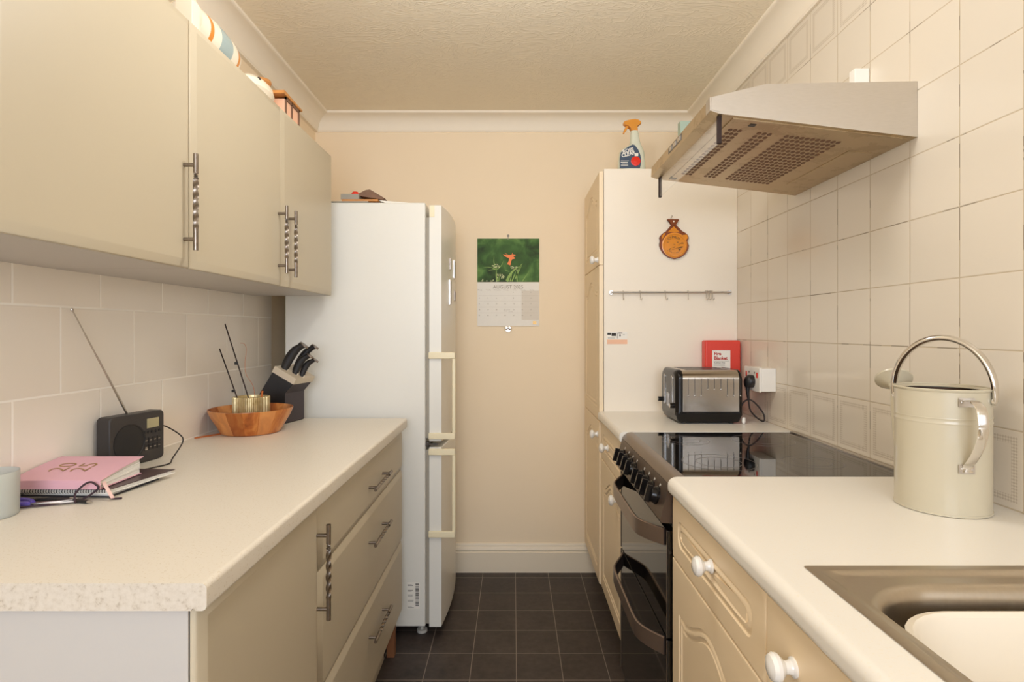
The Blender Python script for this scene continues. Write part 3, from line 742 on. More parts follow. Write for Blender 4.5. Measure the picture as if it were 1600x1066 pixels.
# spray bottle
t = thing('spray_bottle', 'pale spray bottle with orange trigger and blue label on top of the larder', 'spray bottle', (0.555, 2.60, 1.976))
def sb(px, py): return ((950+px/11.85-802)*2.60/882, EYE+(517-(180+py/11.85))*2.60/882)
secs = [(185, 690, 1030), (180, 690, 960), (185, 685, 850), (210, 668, 700), (250, 650, 650), (330, 625, 600), (390, 605, 560), (405, 590, 500), (412, 570, 400), (420, 555, 300)]
b = B(); loops = []
for xl, xr, py in secs:
    a, z = sb(xl, py); c, _ = sb(xr, py); cx, hw = (a+c)/2, (c-a)/2; th = min(hw, 0.032)
    if py == 1030: z = 1.9765
    loops.append([(cx+hw*math.copysign(abs(math.cos(k*PI/16))**0.8, math.cos(k*PI/16)), 2.60+th*math.copysign(abs(math.sin(k*PI/16))**0.8, math.sin(k*PI/16)), z) for k in range(32)])
loft(b, loops); P('bottle', b, 'bottle', t, ang=60)
b = B(); lp = [sb(*p) for p in ((195, 1020), (192, 850), (212, 735), (260, 690), (330, 640), (430, 585), (470, 600), (530, 680), (570, 780), (580, 860), (575, 960), (560, 1020))]
prism(b, lp, 0, 0.0016, Matrix(((1,0,0,0),(0,0,-1,2.60-0.0315),(0,1,0,0),(0,0,0,1)))); lab = P('label', b, 'bottle_label', t, False, label='dark blue label with a red rose')
ang_ = math.radians(14); rt = (math.cos(ang_), 0, math.sin(ang_)); up = (-math.sin(ang_), 0, math.cos(ang_))
b = B()
for s_, px, py in (('ROSE', 345, 700), ('CLEAR', 350, 765)): 
    p = sb(px, py); merge(b, text_bm(s_, 0.0225, basis((p[0], 2.5665, p[1]), rt, up), sx=0.95, offset=0.0008))
for px, py, w_ in ((210, 885, 150), (210, 910, 130), (230, 945, 110), (215, 965, 130)):
    p0 = sb(px, py); p1 = sb(px+w_, py); box(b, p0[0], p1[0], 2.5665, 2.567, p0[1]-0.0012, p0[1]+0.0012)
p0 = sb(465, 800); p1 = sb(530, 745); box(b, p0[0], p1[0], 2.5662, 2.567, p0[1], p1[1])
P('lettering', b, 'paper', lab, False)
p = sb(485, 890); b = B()
for k in range(9):
    a = k*2*PI/8; r_ = 0.0 if k == 8 else 0.011; lathe(b, [(0.0, 0.0012), (0.010, 0.0008), (0.0115, 0)], (p[0]+r_*math.cos(a), 2.567-0.0001*k, p[1]+r_*math.sin(a)), (0, -1, 0), 12)
P('rose', b, 'red_plastic', lab, label='red rose picture')
MB_ = Matrix(((1,0,0,0),(0,0,1,0),(0,1,0,0),(0,0,0,1)))
b = B(); prism(b, [sb(*p) for p in ((418, 310), (420, 245), (385, 215), (350, 205), (300, 195), (275, 155), (300, 125), (370, 110), (440, 92), (520, 88), (575, 110), (612, 155), (600, 180), (560, 185), (520, 205), (540, 240), (543, 310))], 2.585, 2.615, MB_, 0.003)
sp = P('spray_head', b, 'orange_cap', t, label='orange spray head')
b = B(); prism(b, [sb(*p) for p in ((330, 200), (385, 210), (360, 255), (295, 350), (278, 352), (275, 335), (300, 290))], 2.592, 2.608, MB_, 0.002); P('trigger', b, 'orange_cap', sp)
b = B(); box(b, 0.775, 0.90, 2.62, 2.66, 1.9765, 2.245, 0.002)
single('storage_box', b, 'teal_card', 'pale teal box standing on the larder behind the hood', 'box')

# ------------------------------------------------------------------ right far base unit, worktop
RT = 0.919; XN = 0.381
t = thing('base_cabinet', 'cream base cabinet with one drawer between the larder and the cooker', 'cabinet', (0.68, 2.2, 0), 'base units under the right worktops')
b = B(); carcass(b, 0.40, XR-0.001, 1.958, 2.459, 0.15, RT-0.0385); box(b, 0.45, XR-0.03, 1.958, 2.459, 0, 0.15); P('body', b, 'right_edge', t, False)
b = B(); panel_front(b, XN, 1.960, 2.457, 0.722, RT-0.045, 'rect'); d = P('drawer', b, 'right_door', t, ang=40); knob(XN, 2.275, 0.797, d)
b = B(); panel_front(b, XN, 1.960, 2.457, 0.165, 0.719); d = P('door', b, 'right_door', t, ang=40); knob(XN, 2.05, 0.654, d)
def nose(x0, z1, th=0.038):
    z0 = z1-th; r = 0.016; pr = [(x0+0.03, z0)]
    for k in range(7):
        a = -PI/2-k/6*PI/2; pr.append((x0+r*0.8+r*0.8*math.cos(a), z0+r*0.8+r*0.8*math.sin(a)))
    for k in range(7):
        a = PI-k/6*PI/2; pr.append((x0+r+r*math.cos(a), z1-r+r*math.sin(a)))
    pr.append((x0+0.03, z1)); return pr
def worktop_right(y0, y1, x0, holes, lb, round_end=True):
    bm = B(); pr = nose(x0, RT)
    loops = []
    if round_end:
        for k in range(6):
            a = k/5*PI/2; r = 0.014; yy = y1-r+r*math.sin(a); sh = r*(1-math.cos(a)); loops.append([(min(x+sh, x0+0.03), yy, z) for x, z in pr])
        loops = [[(x, y0, z) for x, z in pr]]+loops
    else: loops = [[(x, y0, z) for x, z in pr], [(x, y1, z) for x, z in pr]]
    loft(bm, loops)
    if holes:
        hx0, hx1, hy0, hy1 = holes
        box(bm, x0+0.03, hx0, y0, y1, RT-0.038, RT); box(bm, hx1, XR-0.0005, y0, y1, RT-0.038, RT); box(bm, hx0, hx1, hy1, y1, RT-0.038, RT); box(bm, hx0, hx1, y0, hy0, RT-0.038, RT)
    else: box(bm, x0+0.03, XR-0.0005, y0, y1, RT-0.038, RT)
    return single('worktop', bm, 'worktop_right', lb, 'worktop', 'worktops')
worktop_right(1.957, 2.4595, 0.368, None, 'short cream worktop under the toaster', False)
worktop_right(-0.2, 1.357, 0.368, (0.4355, 0.936, 0.2045, 0.8355), 'long cream worktop holding the sink and watering can')
# near right units
t = thing('base_cabinet', 'cream base cabinet with a drawer just this side of the cooker', 'cabinet', (0.68, 1.1, 0), 'base units under the right worktops')
b = B(); carcass(b, 0.40, XR-0.001, 0.853, 1.355, 0.15, RT-0.0385); box(b, 0.45, XR-0.03, 0.853, 1.355, 0, 0.15); P('body', b, 'right_edge', t, False)
b = B(); panel_front(b, XN, 0.8535, 1.354, 0.731, RT-0.045, 'rect'); d = P('drawer', b, 'right_door', t, ang=40); knob(XN, 1.087, 0.8165, d)
b = B(); panel_front(b, XN, 0.8535, 1.354, 0.165, 0.728); d = P('door', b, 'right_door', t, ang=40); knob(XN, 0.90, 0.66, d)
t = thing('sink_cabinet', 'cream sink cabinet with white knobs nearest the camera on the right', 'cabinet', (0.68, 0.35, 0), 'base units under the right worktops')
b = B(); box(b, 0.40, XR-0.001, -0.198, -0.182, 0.15, RT-0.0385); box(b, 0.40, XR-0.001, 0.834, 0.850, 0.15, RT-0.0385); box(b, 0.40, XR-0.001, -0.182, 0.834, 0.15, 0.166); box(b, 0.40, 0.416, -0.182, 0.834, RT-0.10, RT-0.0385); box(b, 0.45, XR-0.03, -0.19, 0.85, 0, 0.15); P('body', b, 'right_edge', t, False)
b = B(); panel_front(b, XN, 0.333, 0.851, 0.165, RT-0.045); d = P('door', b, 'right_door', t, ang=40); knob(XN, 0.766, 0.813, d)
b = B(); panel_front(b, XN, -0.196, 0.330, 0.165, RT-0.045); d = P('door', b, 'right_door', t, ang=40); knob(XN, -0.11, 0.813, d)
# sink
def rrect(x0, x1, y0, y1, r, z, n=8):
    pts = []
    for (cx, cy), st in (((x1-r, y0+r), -PI/2), ((x1-r, y1-r), 0), ((x0+r, y1-r), PI/2), ((x0+r, y0+r), PI)):
        for k in range(n): a = st+k/(n-1)*PI/2; pts.append((cx+r*math.cos(a), cy+r*math.sin(a), z))
    return pts
t = thing('kitchen_sink', 'brushed steel inset sink in the right worktop', 'sink', (0.68, 0.5, RT))
b = B(); o = (0.431, 0.94, 0.20, 0.840)
def ins(i, r, z): return rrect(o[0]+i, o[1]-i, o[2]+i, o[3]-i, r, z)
def op(i, r, z): return rrect(0.458+i, 0.91-i, 0.25+i, 0.778-i, r, z)
loft(b, [ins(0.002, 0.004, RT+0.0002), ins(0, 0.004, RT+0.0012), ins(0.002, 0.005, RT+0.0022), ins(0.014, 0.010, RT+0.0021), ins(0.017, 0.014, RT+0.0012), ins(0.021, 0.018, RT-0.0002), ins(0.0245, 0.022, RT-0.0018), ins(0.028, 0.026, RT-0.0028), ins(0.033, 0.03, RT-0.0032),
         op(-0.014, 0.125, RT-0.0032), op(-0.010, 0.122, RT-0.0036), op(-0.005, 0.118, RT-0.0060), op(-0.001, 0.114, RT-0.011), op(0.002, 0.11, RT-0.020), op(0.006, 0.105, RT-0.06), op(0.012, 0.10, RT-0.13), op(0.022, 0.09, RT-0.152), op(0.06, 0.06, RT-0.16)], cap0=False)
P('basin', b, 'sink_steel', t, ang=60)
b = B(); cyl(b, (0.68, 0.52, RT-0.1598), (0, 0, 1), 0.035, 0.003, 24); P('drain', b, 'chrome', t)
b = B()
def wb(i, r, z): return rrect(0.483+i, 0.87-i, 0.36+i, 0.748-i, r+0.015, z)
loft(b, [wb(0.0, 0.08, RT-0.030), wb(-0.006, 0.084, RT-0.028), wb(-0.007, 0.084, RT-0.024), wb(0.0, 0.08, RT-0.022), wb(0.006, 0.076, RT-0.027), wb(0.012, 0.075, RT-0.05), wb(0.034, 0.06, RT-0.145), wb(0.05, 0.05, RT-0.151),
         wb(0.05, 0.05, RT-0.153), wb(0.031, 0.06, RT-0.150), wb(0.008, 0.077, RT-0.05), wb(0.002, 0.08, RT-0.033)], cap0=False, cap1=False)
b.faces.ensure_lookup_table()
lo_ = [v for v in b.verts if abs(v.co.z-(RT-0.151)) < 1e-6]; b.faces.new(lo_)
single('washing_up_bowl', b, 'basin_cream', 'cream plastic washing-up bowl sitting in the steel sink', 'bowl')

# ------------------------------------------------------------------ cooker
CY0, CY1 = 1.362, 1.952
t = thing('electric_cooker', 'black double-oven electric cooker with glass hob between the worktops', 'cooker', (0.68, 1.66, 0))
b = B(); box(b, 0.394, 0.962, CY0, CY1, 0.02, 0.9085, 0.002); box(b, 0.42, 0.95, CY0+0.03, CY1-0.03, 0, 0.02); P('body', b, 'dark_plastic', t)
b = B(); box(b, 0.412, 0.956, CY0+0.001, CY1-0.001, 0.9088, 0.9185, 0.0012); hob = P('hob', b, 'hob_glass', t, label='black glass hob')
for cx, cy, r in ((0.55, 1.81, 0.075), (0.55, 1.51, 0.095), (0.80, 1.81, 0.095), (0.80, 1.51, 0.075)):
    b = B()
    for rr in (r, r*0.62):
        lathe(b, [(rr-0.0006, 0.0), (rr+0.0006, 0.0), (rr+0.0006, 0.00025), (rr-0.0006, 0.00025), (rr-0.0006, 0)], (cx, cy, 0.9185), (0, 0, 1), 64, closed=True)
    P('heating_zone', b, 'hob_ring', hob)
b = B()
pr = [(0.412, 0.909), (0.412, 0.9195), (0.404, 0.9190), (0.394, 0.9165), (0.385, 0.911), (0.379, 0.904), (0.3765, 0.8985), (0.38, 0.8975), (0.394, 0.90)]
loft(b, [[(x, CY0, z) for x, z in pr], [(x, CY1, z) for x, z in pr]]); P('front_trim', b, 'cooker_trim', t)
b = B(); box(b, 0.9562, 0.972, CY0, CY1, 0.909, 0.9225, 0.001); P('rear_trim', b, 'steel', t)
b = B(); pr = [(0.3765, 0.8972), (0.354, 0.812), (0.358, 0.806), (0.393, 0.804), (0.393, 0.8972)]
loft(b, [[(x, CY0, z) for x, z in pr], [(x, CY1, z) for x, z in pr]]); cp = P('control_panel', b, 'cooker_panel', t)
nrm = Vector((-(0.8972-0.812), 0, (0.3765-0.354))).normalized(); upv = Vector((0.0225, 0, 0.0852)).normalized()
for yk in (1.875, 1.812, 1.752, 1.695, 1.60, 1.545, 1.487, 1.430):
    c = Vector((0.3765, yk, 0.8972))-upv*0.046
    b = B(); lathe(b, [(0.0225, -0.0005), (0.0225, 0.005), (0.020, 0.007), (0.0185, 0.017), (0.0175, 0.019), (0, 0.019)], c, nrm, 28)
    rt_ = Vector((0, 1, 0)); prism(b, [(-0.0055, -0.021), (0.0055, -0.021), (0.0055, 0.021), (-0.0055, 0.021)], 0.016, 0.031, basis(c, (0, -1, 0), upv), 0.001)
    P('knob', b, 'toaster_black', cp)
for yk in (1.875, 1.812, 1.752, 1.695, 1.60, 1.545, 1.487, 1.430):
    b = B(); c = Vector((0.3765, yk, 0.8972))-upv*0.018+nrm*0.0003
    prism(b, [(-0.0015, -0.004), (0.0015, -0.004), (0.0015, 0.004), (-0.0015, 0.004)], 0, 0.0003, basis(c, (0, -1, 0), upv)); prism(b, [(0.005, 0.000), (0.008, 0.0), (0.008, 0.003), (0.005, 0.003)], 0, 0.0003, basis(c, (0, -1, 0), upv)); P('marking', b, 'paper', cp, False)
def oven_handle(z0, z1, parent):
    pts = smoothpath([(0.372, 1.915), (0.366, 1.895), (0.345, 1.852), (0.326, 1.81), (0.3195, 1.77), (0.3185, 1.70), (0.3185, 1.60), (0.3185, 1.52), (0.3205, 1.47), (0.333, 1.43), (0.352, 1.402), (0.371, 1.378)] and
                     [(0.372, 1.915, 0), (0.362, 1.89, 0), (0.340, 1.845, 0), (0.324, 1.805, 0), (0.3190, 1.76, 0), (0.3185, 1.66, 0), (0.3185, 1.56, 0), (0.3190, 1.49, 0), (0.324, 1.455, 0), (0.342, 1.42, 0), (0.371, 1.385, 0)], 6)
    bm = B(); L = []
    for i, p in enumerate(pts):
        tg = (pts[min(i+1, len(pts)-1)]-pts[max(i-1, 0)]).normalized(); n = Vector((tg.y, -tg.x, 0))*0.0035
        a, c = p-n, p+n; e = 0.0015
        L.append([(a.x, a.y, z0+e), (a.x*0.7+c.x*0.3, a.y*0.7+c.y*0.3, z0), (c.x*0.7+a.x*0.3, c.y*0.7+a.y*0.3, z0), (c.x, c.y, z0+e), (c.x, c.y, z1-e), (c.x*0.7+a.x*0.3, c.y*0.7+a.y*0.3, z1), (a.x*0.7+c.x*0.3, a.y*0.7+c.y*0.3, z1), (a.x, a.y, z1-e)])
    loft(bm, L); return P('handle', bm, 'handle_bronze', parent, ang=50, label='bronze metal handle')
for z0, z1, h0, h1 in ((0.526, 0.786, 0.744, 0.787), (0.11, 0.520, 0.475, 0.519)):
    b = B(); box(b, 0.3725, 0.3925, CY0+0.002, CY1-0.002, z0, z1, 0.0015); d = P('oven_door', b, 'oven_glass', t)
    for ye in (CY0+0.002, CY1-0.006):
        b = B(); box(b, 0.3708, 0.3722, ye, ye+0.004, z0, z1); P('edge_trim', b, 'cooker_trim', d)
    oven_handle(h0, h1, d)
b = B(); box(b, 0.385, 0.3935, CY0+0.004, CY1-0.004, 0.02, 0.104, 0.002); P('kick_panel', b, 'dark_plastic', t)

# ------------------------------------------------------------------ cooker hood
HY0, HY1 = 1.362, 1.952
t = thing('cooker_hood', 'slanted stainless steel cooker hood on the tiled wall above the cooker', 'cooker hood', (0.73, 1.66, 1.74))
HP = [(0.9755, 1.7375), (0.512, 1.7922), (0.496, 1.7945), (0.4765, 1.8015), (0.478, 1.834), (0.611, 1.866), (0.9755, 1.8725)]
b = B(); loft(b, [[(x, HY0, z) for x, z in HP], [(x, HY1, z) for x, z in HP]]); b.faces.ensure_lookup_table(); b.normal_update()
for f in b.faces:
    c = f.calc_center_median(); f.material_index = 1 if (f.normal.z < -0.5 or c.x < 0.4775+0.0005 and abs(f.normal.y) < 0.5) else 0
    if c.z < 1.80 and abs(f.normal.y) < 0.5: f.material_index = 1
body = P('body', b, ['hood_steel', 'hood_under'], t, ang=15)
b = B(); box(b, 0.4745, 0.4772, HY0+0.0, HY0+0.030, 1.802, 1.834, 0.0005); prism(b, [(0.4785, 1.8035), (0.500, 1.798), (0.4985, 1.8385), (0.4795, 1.8340)], HY0-0.0012, HY0, Matrix(((1,0,0,0),(0,0,1,0),(0,1,0,0),(0,0,0,1)))); P('corner_cap', b, 'hood_steel', t)
def hz(x): return 1.7922-(x-0.512)*(1.7922-1.7375)/(0.9755-0.512)
def under(bm, x0, x1, y0, y1, h=0.001, bev=0.0):
    pts = [(x0, hz(x0)), (x1, hz(x1)), (x1, hz(x1)-h), (x0, hz(x0)-h)]
    loft(bm, [[(x, y0, z+0.0002) for x, z in pts], [(x, y1, z+0.0002) for x, z in pts]])
b = B(); under(b, 0.535, 0.955, HY0+0.012, HY1-0.012, 0.003); fp = P('filter_panel', b, 'hood_under', t, False)
b = B()
def slot(bm, x, y, rx, ry):
    pts = []; low = []
    for k in range(10):
        a = 2*PI*k/10; px, py = x+rx*math.cos(a), y+ry*math.sin(a); pts.append((px, py, hz(px)-0.0029)); low.append((x+rx*0.7*math.cos(a), y+ry*0.7*math.sin(a), hz(px)-0.0046))
    loft(bm, [pts, low], cap0=False)
ny = 17
for (xa, xb, nx) in ((0.549, 0.585, 3), (0.622, 0.662, 3), (0.692, 0.838, 11)):
    b = B()
    for i in range(nx):
        for j in range(ny):
            x = xa+(xb-xa)*(i+0.5)/nx; y = 1.432+0.425*(j+0.5)/ny
            slot(b, x, y, 0.0057, 0.0098)
    P('grille', b, 'rust', fp, ang=60, label='dark grille slots')
b = B(); under(b, 0.885, 0.943, 1.49, 1.83, 0.0045); P('light_cover', b, 'hood_under', t, False)
b = B(); under(b, 0.585, 0.600, HY0+0.03, HY0+0.045, 0.0042); P('catch', b, 'dark_plastic', t, False)
b = B(); under(b, 0.532, 0.552, HY1-0.05, HY1-0.03, 0.0042); P('catch', b, 'dark_plastic', t, False)
b = B(); box(b, 0.4762, 0.4778, 1.60, 1.735, 1.812, 1.8305, 0.0005); sw = P('switch_panel', b, 'magnet_dark', t)
for k in range(3):
    b = B(); box(b, 0.4745, 0.4765, 1.612+0.043*k, 1.635+0.043*k, 1.815, 1.827, 0.001); P('switch', b, 'steel', sw)
for y in (HY0+0.012, HY1-0.024):
    b = B(); box(b, 0.4975, 0.508, y, y+0.010, 1.7265, 1.7945, 0.002); P('visor_bracket', b, 'stick_dark', t)
b = B(); box(b, 0.5015, 0.5045, HY0+0.022, HY1-0.024, 1.7285, 1.789, 0.0005); P('glass_visor', b, 'clear_glass', t, label='clear glass visor')
b = B(); box(b, 0.935, XR-0.0003, 1.545, 1.573, 1.87, 1.99, 0.003)
P('cable_cover', b, 'white_plastic', t, label='white plastic cable cover')

# ------------------------------------------------------------------ fire blanket, toaster, socket
ctr = Vector((0.894, 2.432, RT)); t = thing('fire_blanket', 'red fire blanket box standing behind the toaster', 'fire blanket', ctr)
b = B(); box(b, 0.8165, 0.969, 2.402, 2.450, RT+0.001, 1.229, 0.008, 3); P('case', b, 'red_box', t)
b = B(); box(b, 0.8465, 0.923, 2.4005, 2.4022, 1.10, 1.1875); lab = P('label', b, 'paper', t, False)
b = B()
MT = lambda x, z: basis((x, 2.4004, z), (1, 0, 0), (0, 0, 1))
merge(b, text_bm('Fire', 0.0195, MT(0.8535, 1.172), align='LEFT', offset=0.0006)); merge(b, text_bm('Blanket', 0.0195, MT(0.8535, 1.153), align='LEFT', sx=0.98, offset=0.0006)); P('lettering', b, 'ink_red', lab, False)
b = B(); merge(b, text_bm('Kitchen Fire', 0.0095, MT(0.8535, 1.134), align='LEFT'))
for z in (1.1415, 1.1265, 1.121): box(b, 0.852, 0.918 if z > 1.14 else 0.90, 2.4003, 2.4006, z-0.0004, z+0.0004)
for a in ((0.8470, 0.9225, 1.1865, 1.187), (0.8470, 0.9225, 1.1005, 1.101)): box(b, a[0], a[1], 2.4003, 2.4006, a[2], a[3])
P('small_print', b, 'ink_dark', lab, False)

t = thing('toaster', 'black and brushed steel four-slice toaster on the far worktop', 'toaster', (0.735, 2.225, RT))
TX0, TX1, TY0, TY1, TZ0, TZ1 = 0.612, 0.862, 2.118, 2.335, RT+0.012, 1.121
def tsec(i, zb=TZ0+0.035):
    y0, y1, z1 = TY0+i, TY1-i, TZ1-i; r = 0.034; pts = [(y0, zb), (y1, zb)]
    for k in range(8): a = k/7*PI/2; pts.append((y1-r+r*math.cos(a), z1-r+r*math.sin(a)))
    for k in range(8): a = PI/2+k/7*PI/2; pts.append((y0+r+r*math.cos(a), z1-r+r*math.sin(a)))
    return pts
b = B(); loft(b, [[(x, y, z) for y, z in tsec(i)] for x, i in ((TX0+0.024, 0.001), (TX0+0.025, 0), (TX1-0.014, 0), (TX1-0.013, 0.001))]); P('steel_cover', b, 'toaster_steel', t, ang=50, label='brushed steel cover')
b = B(); loft(b, [[(x, y, z) for y, z in tsec(i, TZ0+0.02)] for x, i in ((TX0-0.001, 0.016), (TX0, 0.010), (TX0+0.006, 0.002), (TX0+0.012, -0.001), (TX0+0.0235, -0.001))])
P('end_cap', b, 'toaster_black', t, ang=50)
b = B(); loft(b, [[(x, y, z) for y, z in tsec(i, TZ0+0.02)] for x, i in ((TX1-0.0125, -0.001), (TX1-0.007, -0.001), (TX1-0.002, 0.004), (TX1, 0.012))]); P('end_cap', b, 'toaster_black', t, ang=50)
b = B(); loft(b, [rrect(TX0+i, TX1-i, TY0-0.003+i, TY1+0.003-i, 0.012, z) for z, i in ((RT+0.006, 0.012), (RT+0.010, 0.008), (TZ0+0.022, 0.0), (TZ0+0.0345, 0.001))]); P('base', b, 'toaster_black', t)
for xx in (TX0+0.035, TX1-0.035):
    for yy in (TY0+0.03, TY1-0.03):
        b = B(); cyl(b, (xx, yy, RT), (0, 0, 1), 0.011, 0.0065, 16); P('foot', b, 'dark_plastic', t)
b = B()
for k in range(9):
    x = TX0+0.045+k*(0.195/8); l = 0.058 if k in (0, 1, 2, 6, 7, 8) else 0.034
    box(b, x-0.0009, x+0.0009, TY0-0.0012, TY0+0.0003, TZ1-0.036-l, TZ1-0.030)
P('embossed_lines', b, 'magnet_dark', t)
b = B()
for k in range(9):
    x = TX0+0.045+k*(0.195/8); l = 0.058 if k in (0, 1, 2, 6, 7, 8) else 0.034
    lathe(b, [(0.0032, 0), (0.0026, 0.0012), (0, 0.0017)], (x, TY0-0.001, TZ1-0.037-l), (0, -1, 0), 12)
box(b, TX0+0.026, TX1-0.0145, TY0+0.0023, TY0+0.0045, TZ1-0.0262, TZ1-0.0235)
P('line_tips', b, 'chrome', t)
for y in (2.160, 2.205, 2.255, 2.300):
    b = B(); box(b, TX0+0.045, TX1-0.035, y-0.010, y+0.010, TZ1-0.0005, TZ1+0.0006); P('bread_slot', b, 'dark_plastic', t, False)
for y in (2.172, 2.278):
    b = B(); pts = []
    for k in range(16):
        a = 2*PI*k/16; pts.append((y+0.0095*math.cos(a), (1.088 if math.sin(a) > 0 else 0.985)+0.0095*math.sin(a)))
    inn = [(y+(p[0]-y)*0.62, p[1]+(0.003 if p[1] < 1.03 else -0.003)) for p in pts]
    loft(b, [[(TX0-0.0012, *p) for p in pts], [(TX0-0.003, *[(q) for q in p]) for p in pts], [(TX0-0.003, *p) for p in inn], [(TX0-0.0012, *p) for p in inn]], cap0=False, cap1=False)
    P('slot_surround', b, 'chrome', t)
    b = B(); loft(b, [[(TX0-0.0012, *p) for p in inn], [(TX0-0.0016, *p) for p in inn]]); P('lever_slot', b, 'dark_plastic', t, False)
for y in (2.15, 2.325):
    b = B(); cyl(b, (TX0, y, 0.985 if y < 2.2 else 0.99), (-1, 0, 0), 0.0095, 0.016, 20); kn = P('browning_knob', b, 'toaster_black', t)
    b = B(); cyl(b, (TX0-0.016, y, 0.985 if y < 2.2 else 0.99), (-1, 0, 0), 0.008, 0.0015, 20); P('knob_cap', b, 'steel', kn)
for y in (2.212, 2.226, 2.240):
    b = B(); tube(b, [(TX0-0.0012, y-0.004, 0.975), (TX0-0.0018, y-0.004, 1.02), (TX0-0.0018, y, 1.027), (TX0-0.0018, y+0.004, 1.02), (TX0-0.0012, y+0.004, 0.975)], 0.0006, 6, 3); P('button', b, 'steel', t)

t = thing('plug_socket', 'white surface-mounted double socket with red switches on the tiled wall', 'socket', (XR, 2.16, 1.043))
b = B(); box(b, 0.921, XR-0.0003, 2.094, 2.228, 1.043, 1.130, 0.003); P('back_box', b, 'white_plastic', t)
b = B(); box(b, 0.9125, 0.9208, 2.092, 2.230, 1.041, 1.132, 0.002); fpl = P('face_plate', b, 'white_plastic', t)
for y in (2.112, 2.208):
    b = B(); box(b, 0.9105, 0.9125, y-0.005, y+0.005, 1.093, 1.113, 0.0008); P('switch', b, 'red_plastic', fpl, label='red rocker switch')
b = B(); box(b, 0.9118, 0.9128, 2.133, 2.139, 1.108, 1.115); box(b, 0.9118, 0.9128, 2.182, 2.188, 1.108, 1.115); P('pin_holes', b, 'dark_plastic', fpl, False)
t = thing('power_plug', 'black power plug and cable in the socket beside the toaster', 'plug', (0.90, 2.15, 1.06))
b = B(); loft(b, [[(x, 2.150+(wy)*math.cos(a_), 1.078+hz_*math.sin(a_)+dz) for a_ in [2*PI*k/20 for k in range(20)]] for x, wy, hz_, dz in ((0.912, 0.022, 0.024, 0), (0.900, 0.023, 0.025, 0), (0.892, 0.021, 0.024, -0.001), (0.884, 0.014, 0.019, -0.004), (0.880, 0.007, 0.011, -0.006))])
P('plug_body', b, 'dark_plastic', t)
b = B(); tube(b, [(0.893, 2.150, 1.062), (0.893, 2.150, 1.03), (0.896, 2.149, 1.008)], lambda f: 0.0085-0.0045*f, 12); P('strain_relief', b, 'dark_plastic', t)
b = B(); tube(b, [(0.896, 2.149, 1.012), (0.897, 2.148, 0.99), (0.903, 2.147, 0.965), (0.925, 2.146, 0.940), (0.946, 2.145, 0.9265), (0.955, 2.146, 0.932), (0.952, 2.15, 0.955), (0.932, 2.155, 0.985), (0.912, 2.158, 1.003), (0.898, 2.162, 1.006), (0.884, 2.167, 0.995), (0.872, 2.172, 0.970), (0.8625, 2.178, 0.955)], 0.0029, 10); P('cable', b, 'cable_black', t)
b = B(); lathe(b, [(0, 0), (0.006, 0.002), (0.007, 0.010), (0.0065, 0.022), (0, 0.026)], (0.869, 2.13, RT+0.0005+0.0), (0, 0, 1), 16); single('cable_clip', b, 'white_plastic', 'small white plastic clip on the worktop beside the toaster', 'clip')

# ------------------------------------------------------------------ watering can
CX, CYc, CR = 0.8565, 1.129, 0.0795; CZ0, CZ1 = RT, 1.158
t = thing('watering_can', 'cream metal watering can with chrome handles on the right worktop', 'watering can', (CX, CYc, RT))
b = B(); R = CR
lathe(b, [(0.0, 0.0), (R-0.001, 0.0), (R+0.0008, 0.001), (R+0.0008, 0.004), (R-0.0004, 0.005), (R-0.0004, 0.172), (R+0.0005, 0.174), (R+0.0005, 0.176), (R-0.0004, 0.178), (R-0.0004, 0.182), (R+0.0004, 0.184), (R-0.0004, 0.186),
          (R-0.0004, 0.234), (R+0.0016, 0.236), (R+0.002, 0.2385), (R+0.0005, 0.240), (R-0.002, 0.2385), (R-0.002, 0.01), (0, 0.008)], (CX, CYc, CZ0+0.0003), (0, 0, 1), 72)
P('body', b, 'can_cream', t, ang=40)
b = B(); lathe(b, [(0.0, 0.0), (CR-0.003, 0.0), (CR-0.003, 0.002), (0, 0.002)], (CX, CYc, CZ0+0.205), (0, 0, 1), 48); P('inside', b, 'can_inside', t)
vd = Vector((CX, CYc, 0)).normalized(); sd = Vector((vd.y, -vd.x, 0))   # away from the camera, and to its right
b = B(); lathe(b, [(CR-0.003, 0.0), (CR-0.003, 0.001), (CR-0.012, -0.002), (CR-0.012, -0.003), (CR-0.003, 0.0)], (CX, CYc, CZ1-0.002), (0, 0, 1), 64, closed=True); P('rim_ring', b, 'can_cream', t)
b = B(); lathe(b, [(CR-0.0028, 0.02), (CR-0.0028, 0.232), (CR-0.0024, 0.232), (CR-0.0024, 0.02), (CR-0.0028, 0.02)], (CX, CYc, CZ0), (0, 0, 1), 64, closed=True); P('inner_wall', b, 'can_inside', t, label='dark brown inside')  # can lined in dark brown down to the disc below the rim
# carrying handle: rolled channel arch
C0 = Vector((CX, CYc, 0)); b = B(); pts = []; sd0 = sd; sd = (sd*math.cos(0.3)-vd*math.sin(0.3)).normalized()
for k in range(29):
    a = PI-PI*k/28; pts.append(C0+sd*(CR+0.005)*math.cos(a)+Vector((0, 0, 1.150+0.106*math.sin(a))))
pts = [C0-sd*(CR+0.005)+Vector((0, 0, 1.136))]+pts+[C0+sd*(CR+0.005)+Vector((0, 0, 1.136))]
def hsec(f):
    k = 1-0.35*(abs(2*f-1))**6; w_ = 0.0115*k; h_ = 0.0062*k
    return [(h_*math.cos(a), w_*math.sin(a)) for a in [2*PI*j/18 for j in range(18)]]
tube(b, pts, 0.006, sub=2, ref=tuple(-sd), sect=hsec); P('carrying_handle', b, 'chrome', t, ang=60, label='chrome arched handle')
for s in (-1, 1):
    b = B(); c = C0+sd*s*(CR+0.0005)+Vector((0, 0, 1.137)); cyl(b, c, sd*s, 0.0075, 0.006, 16); P('pivot', b, 'chrome', t)
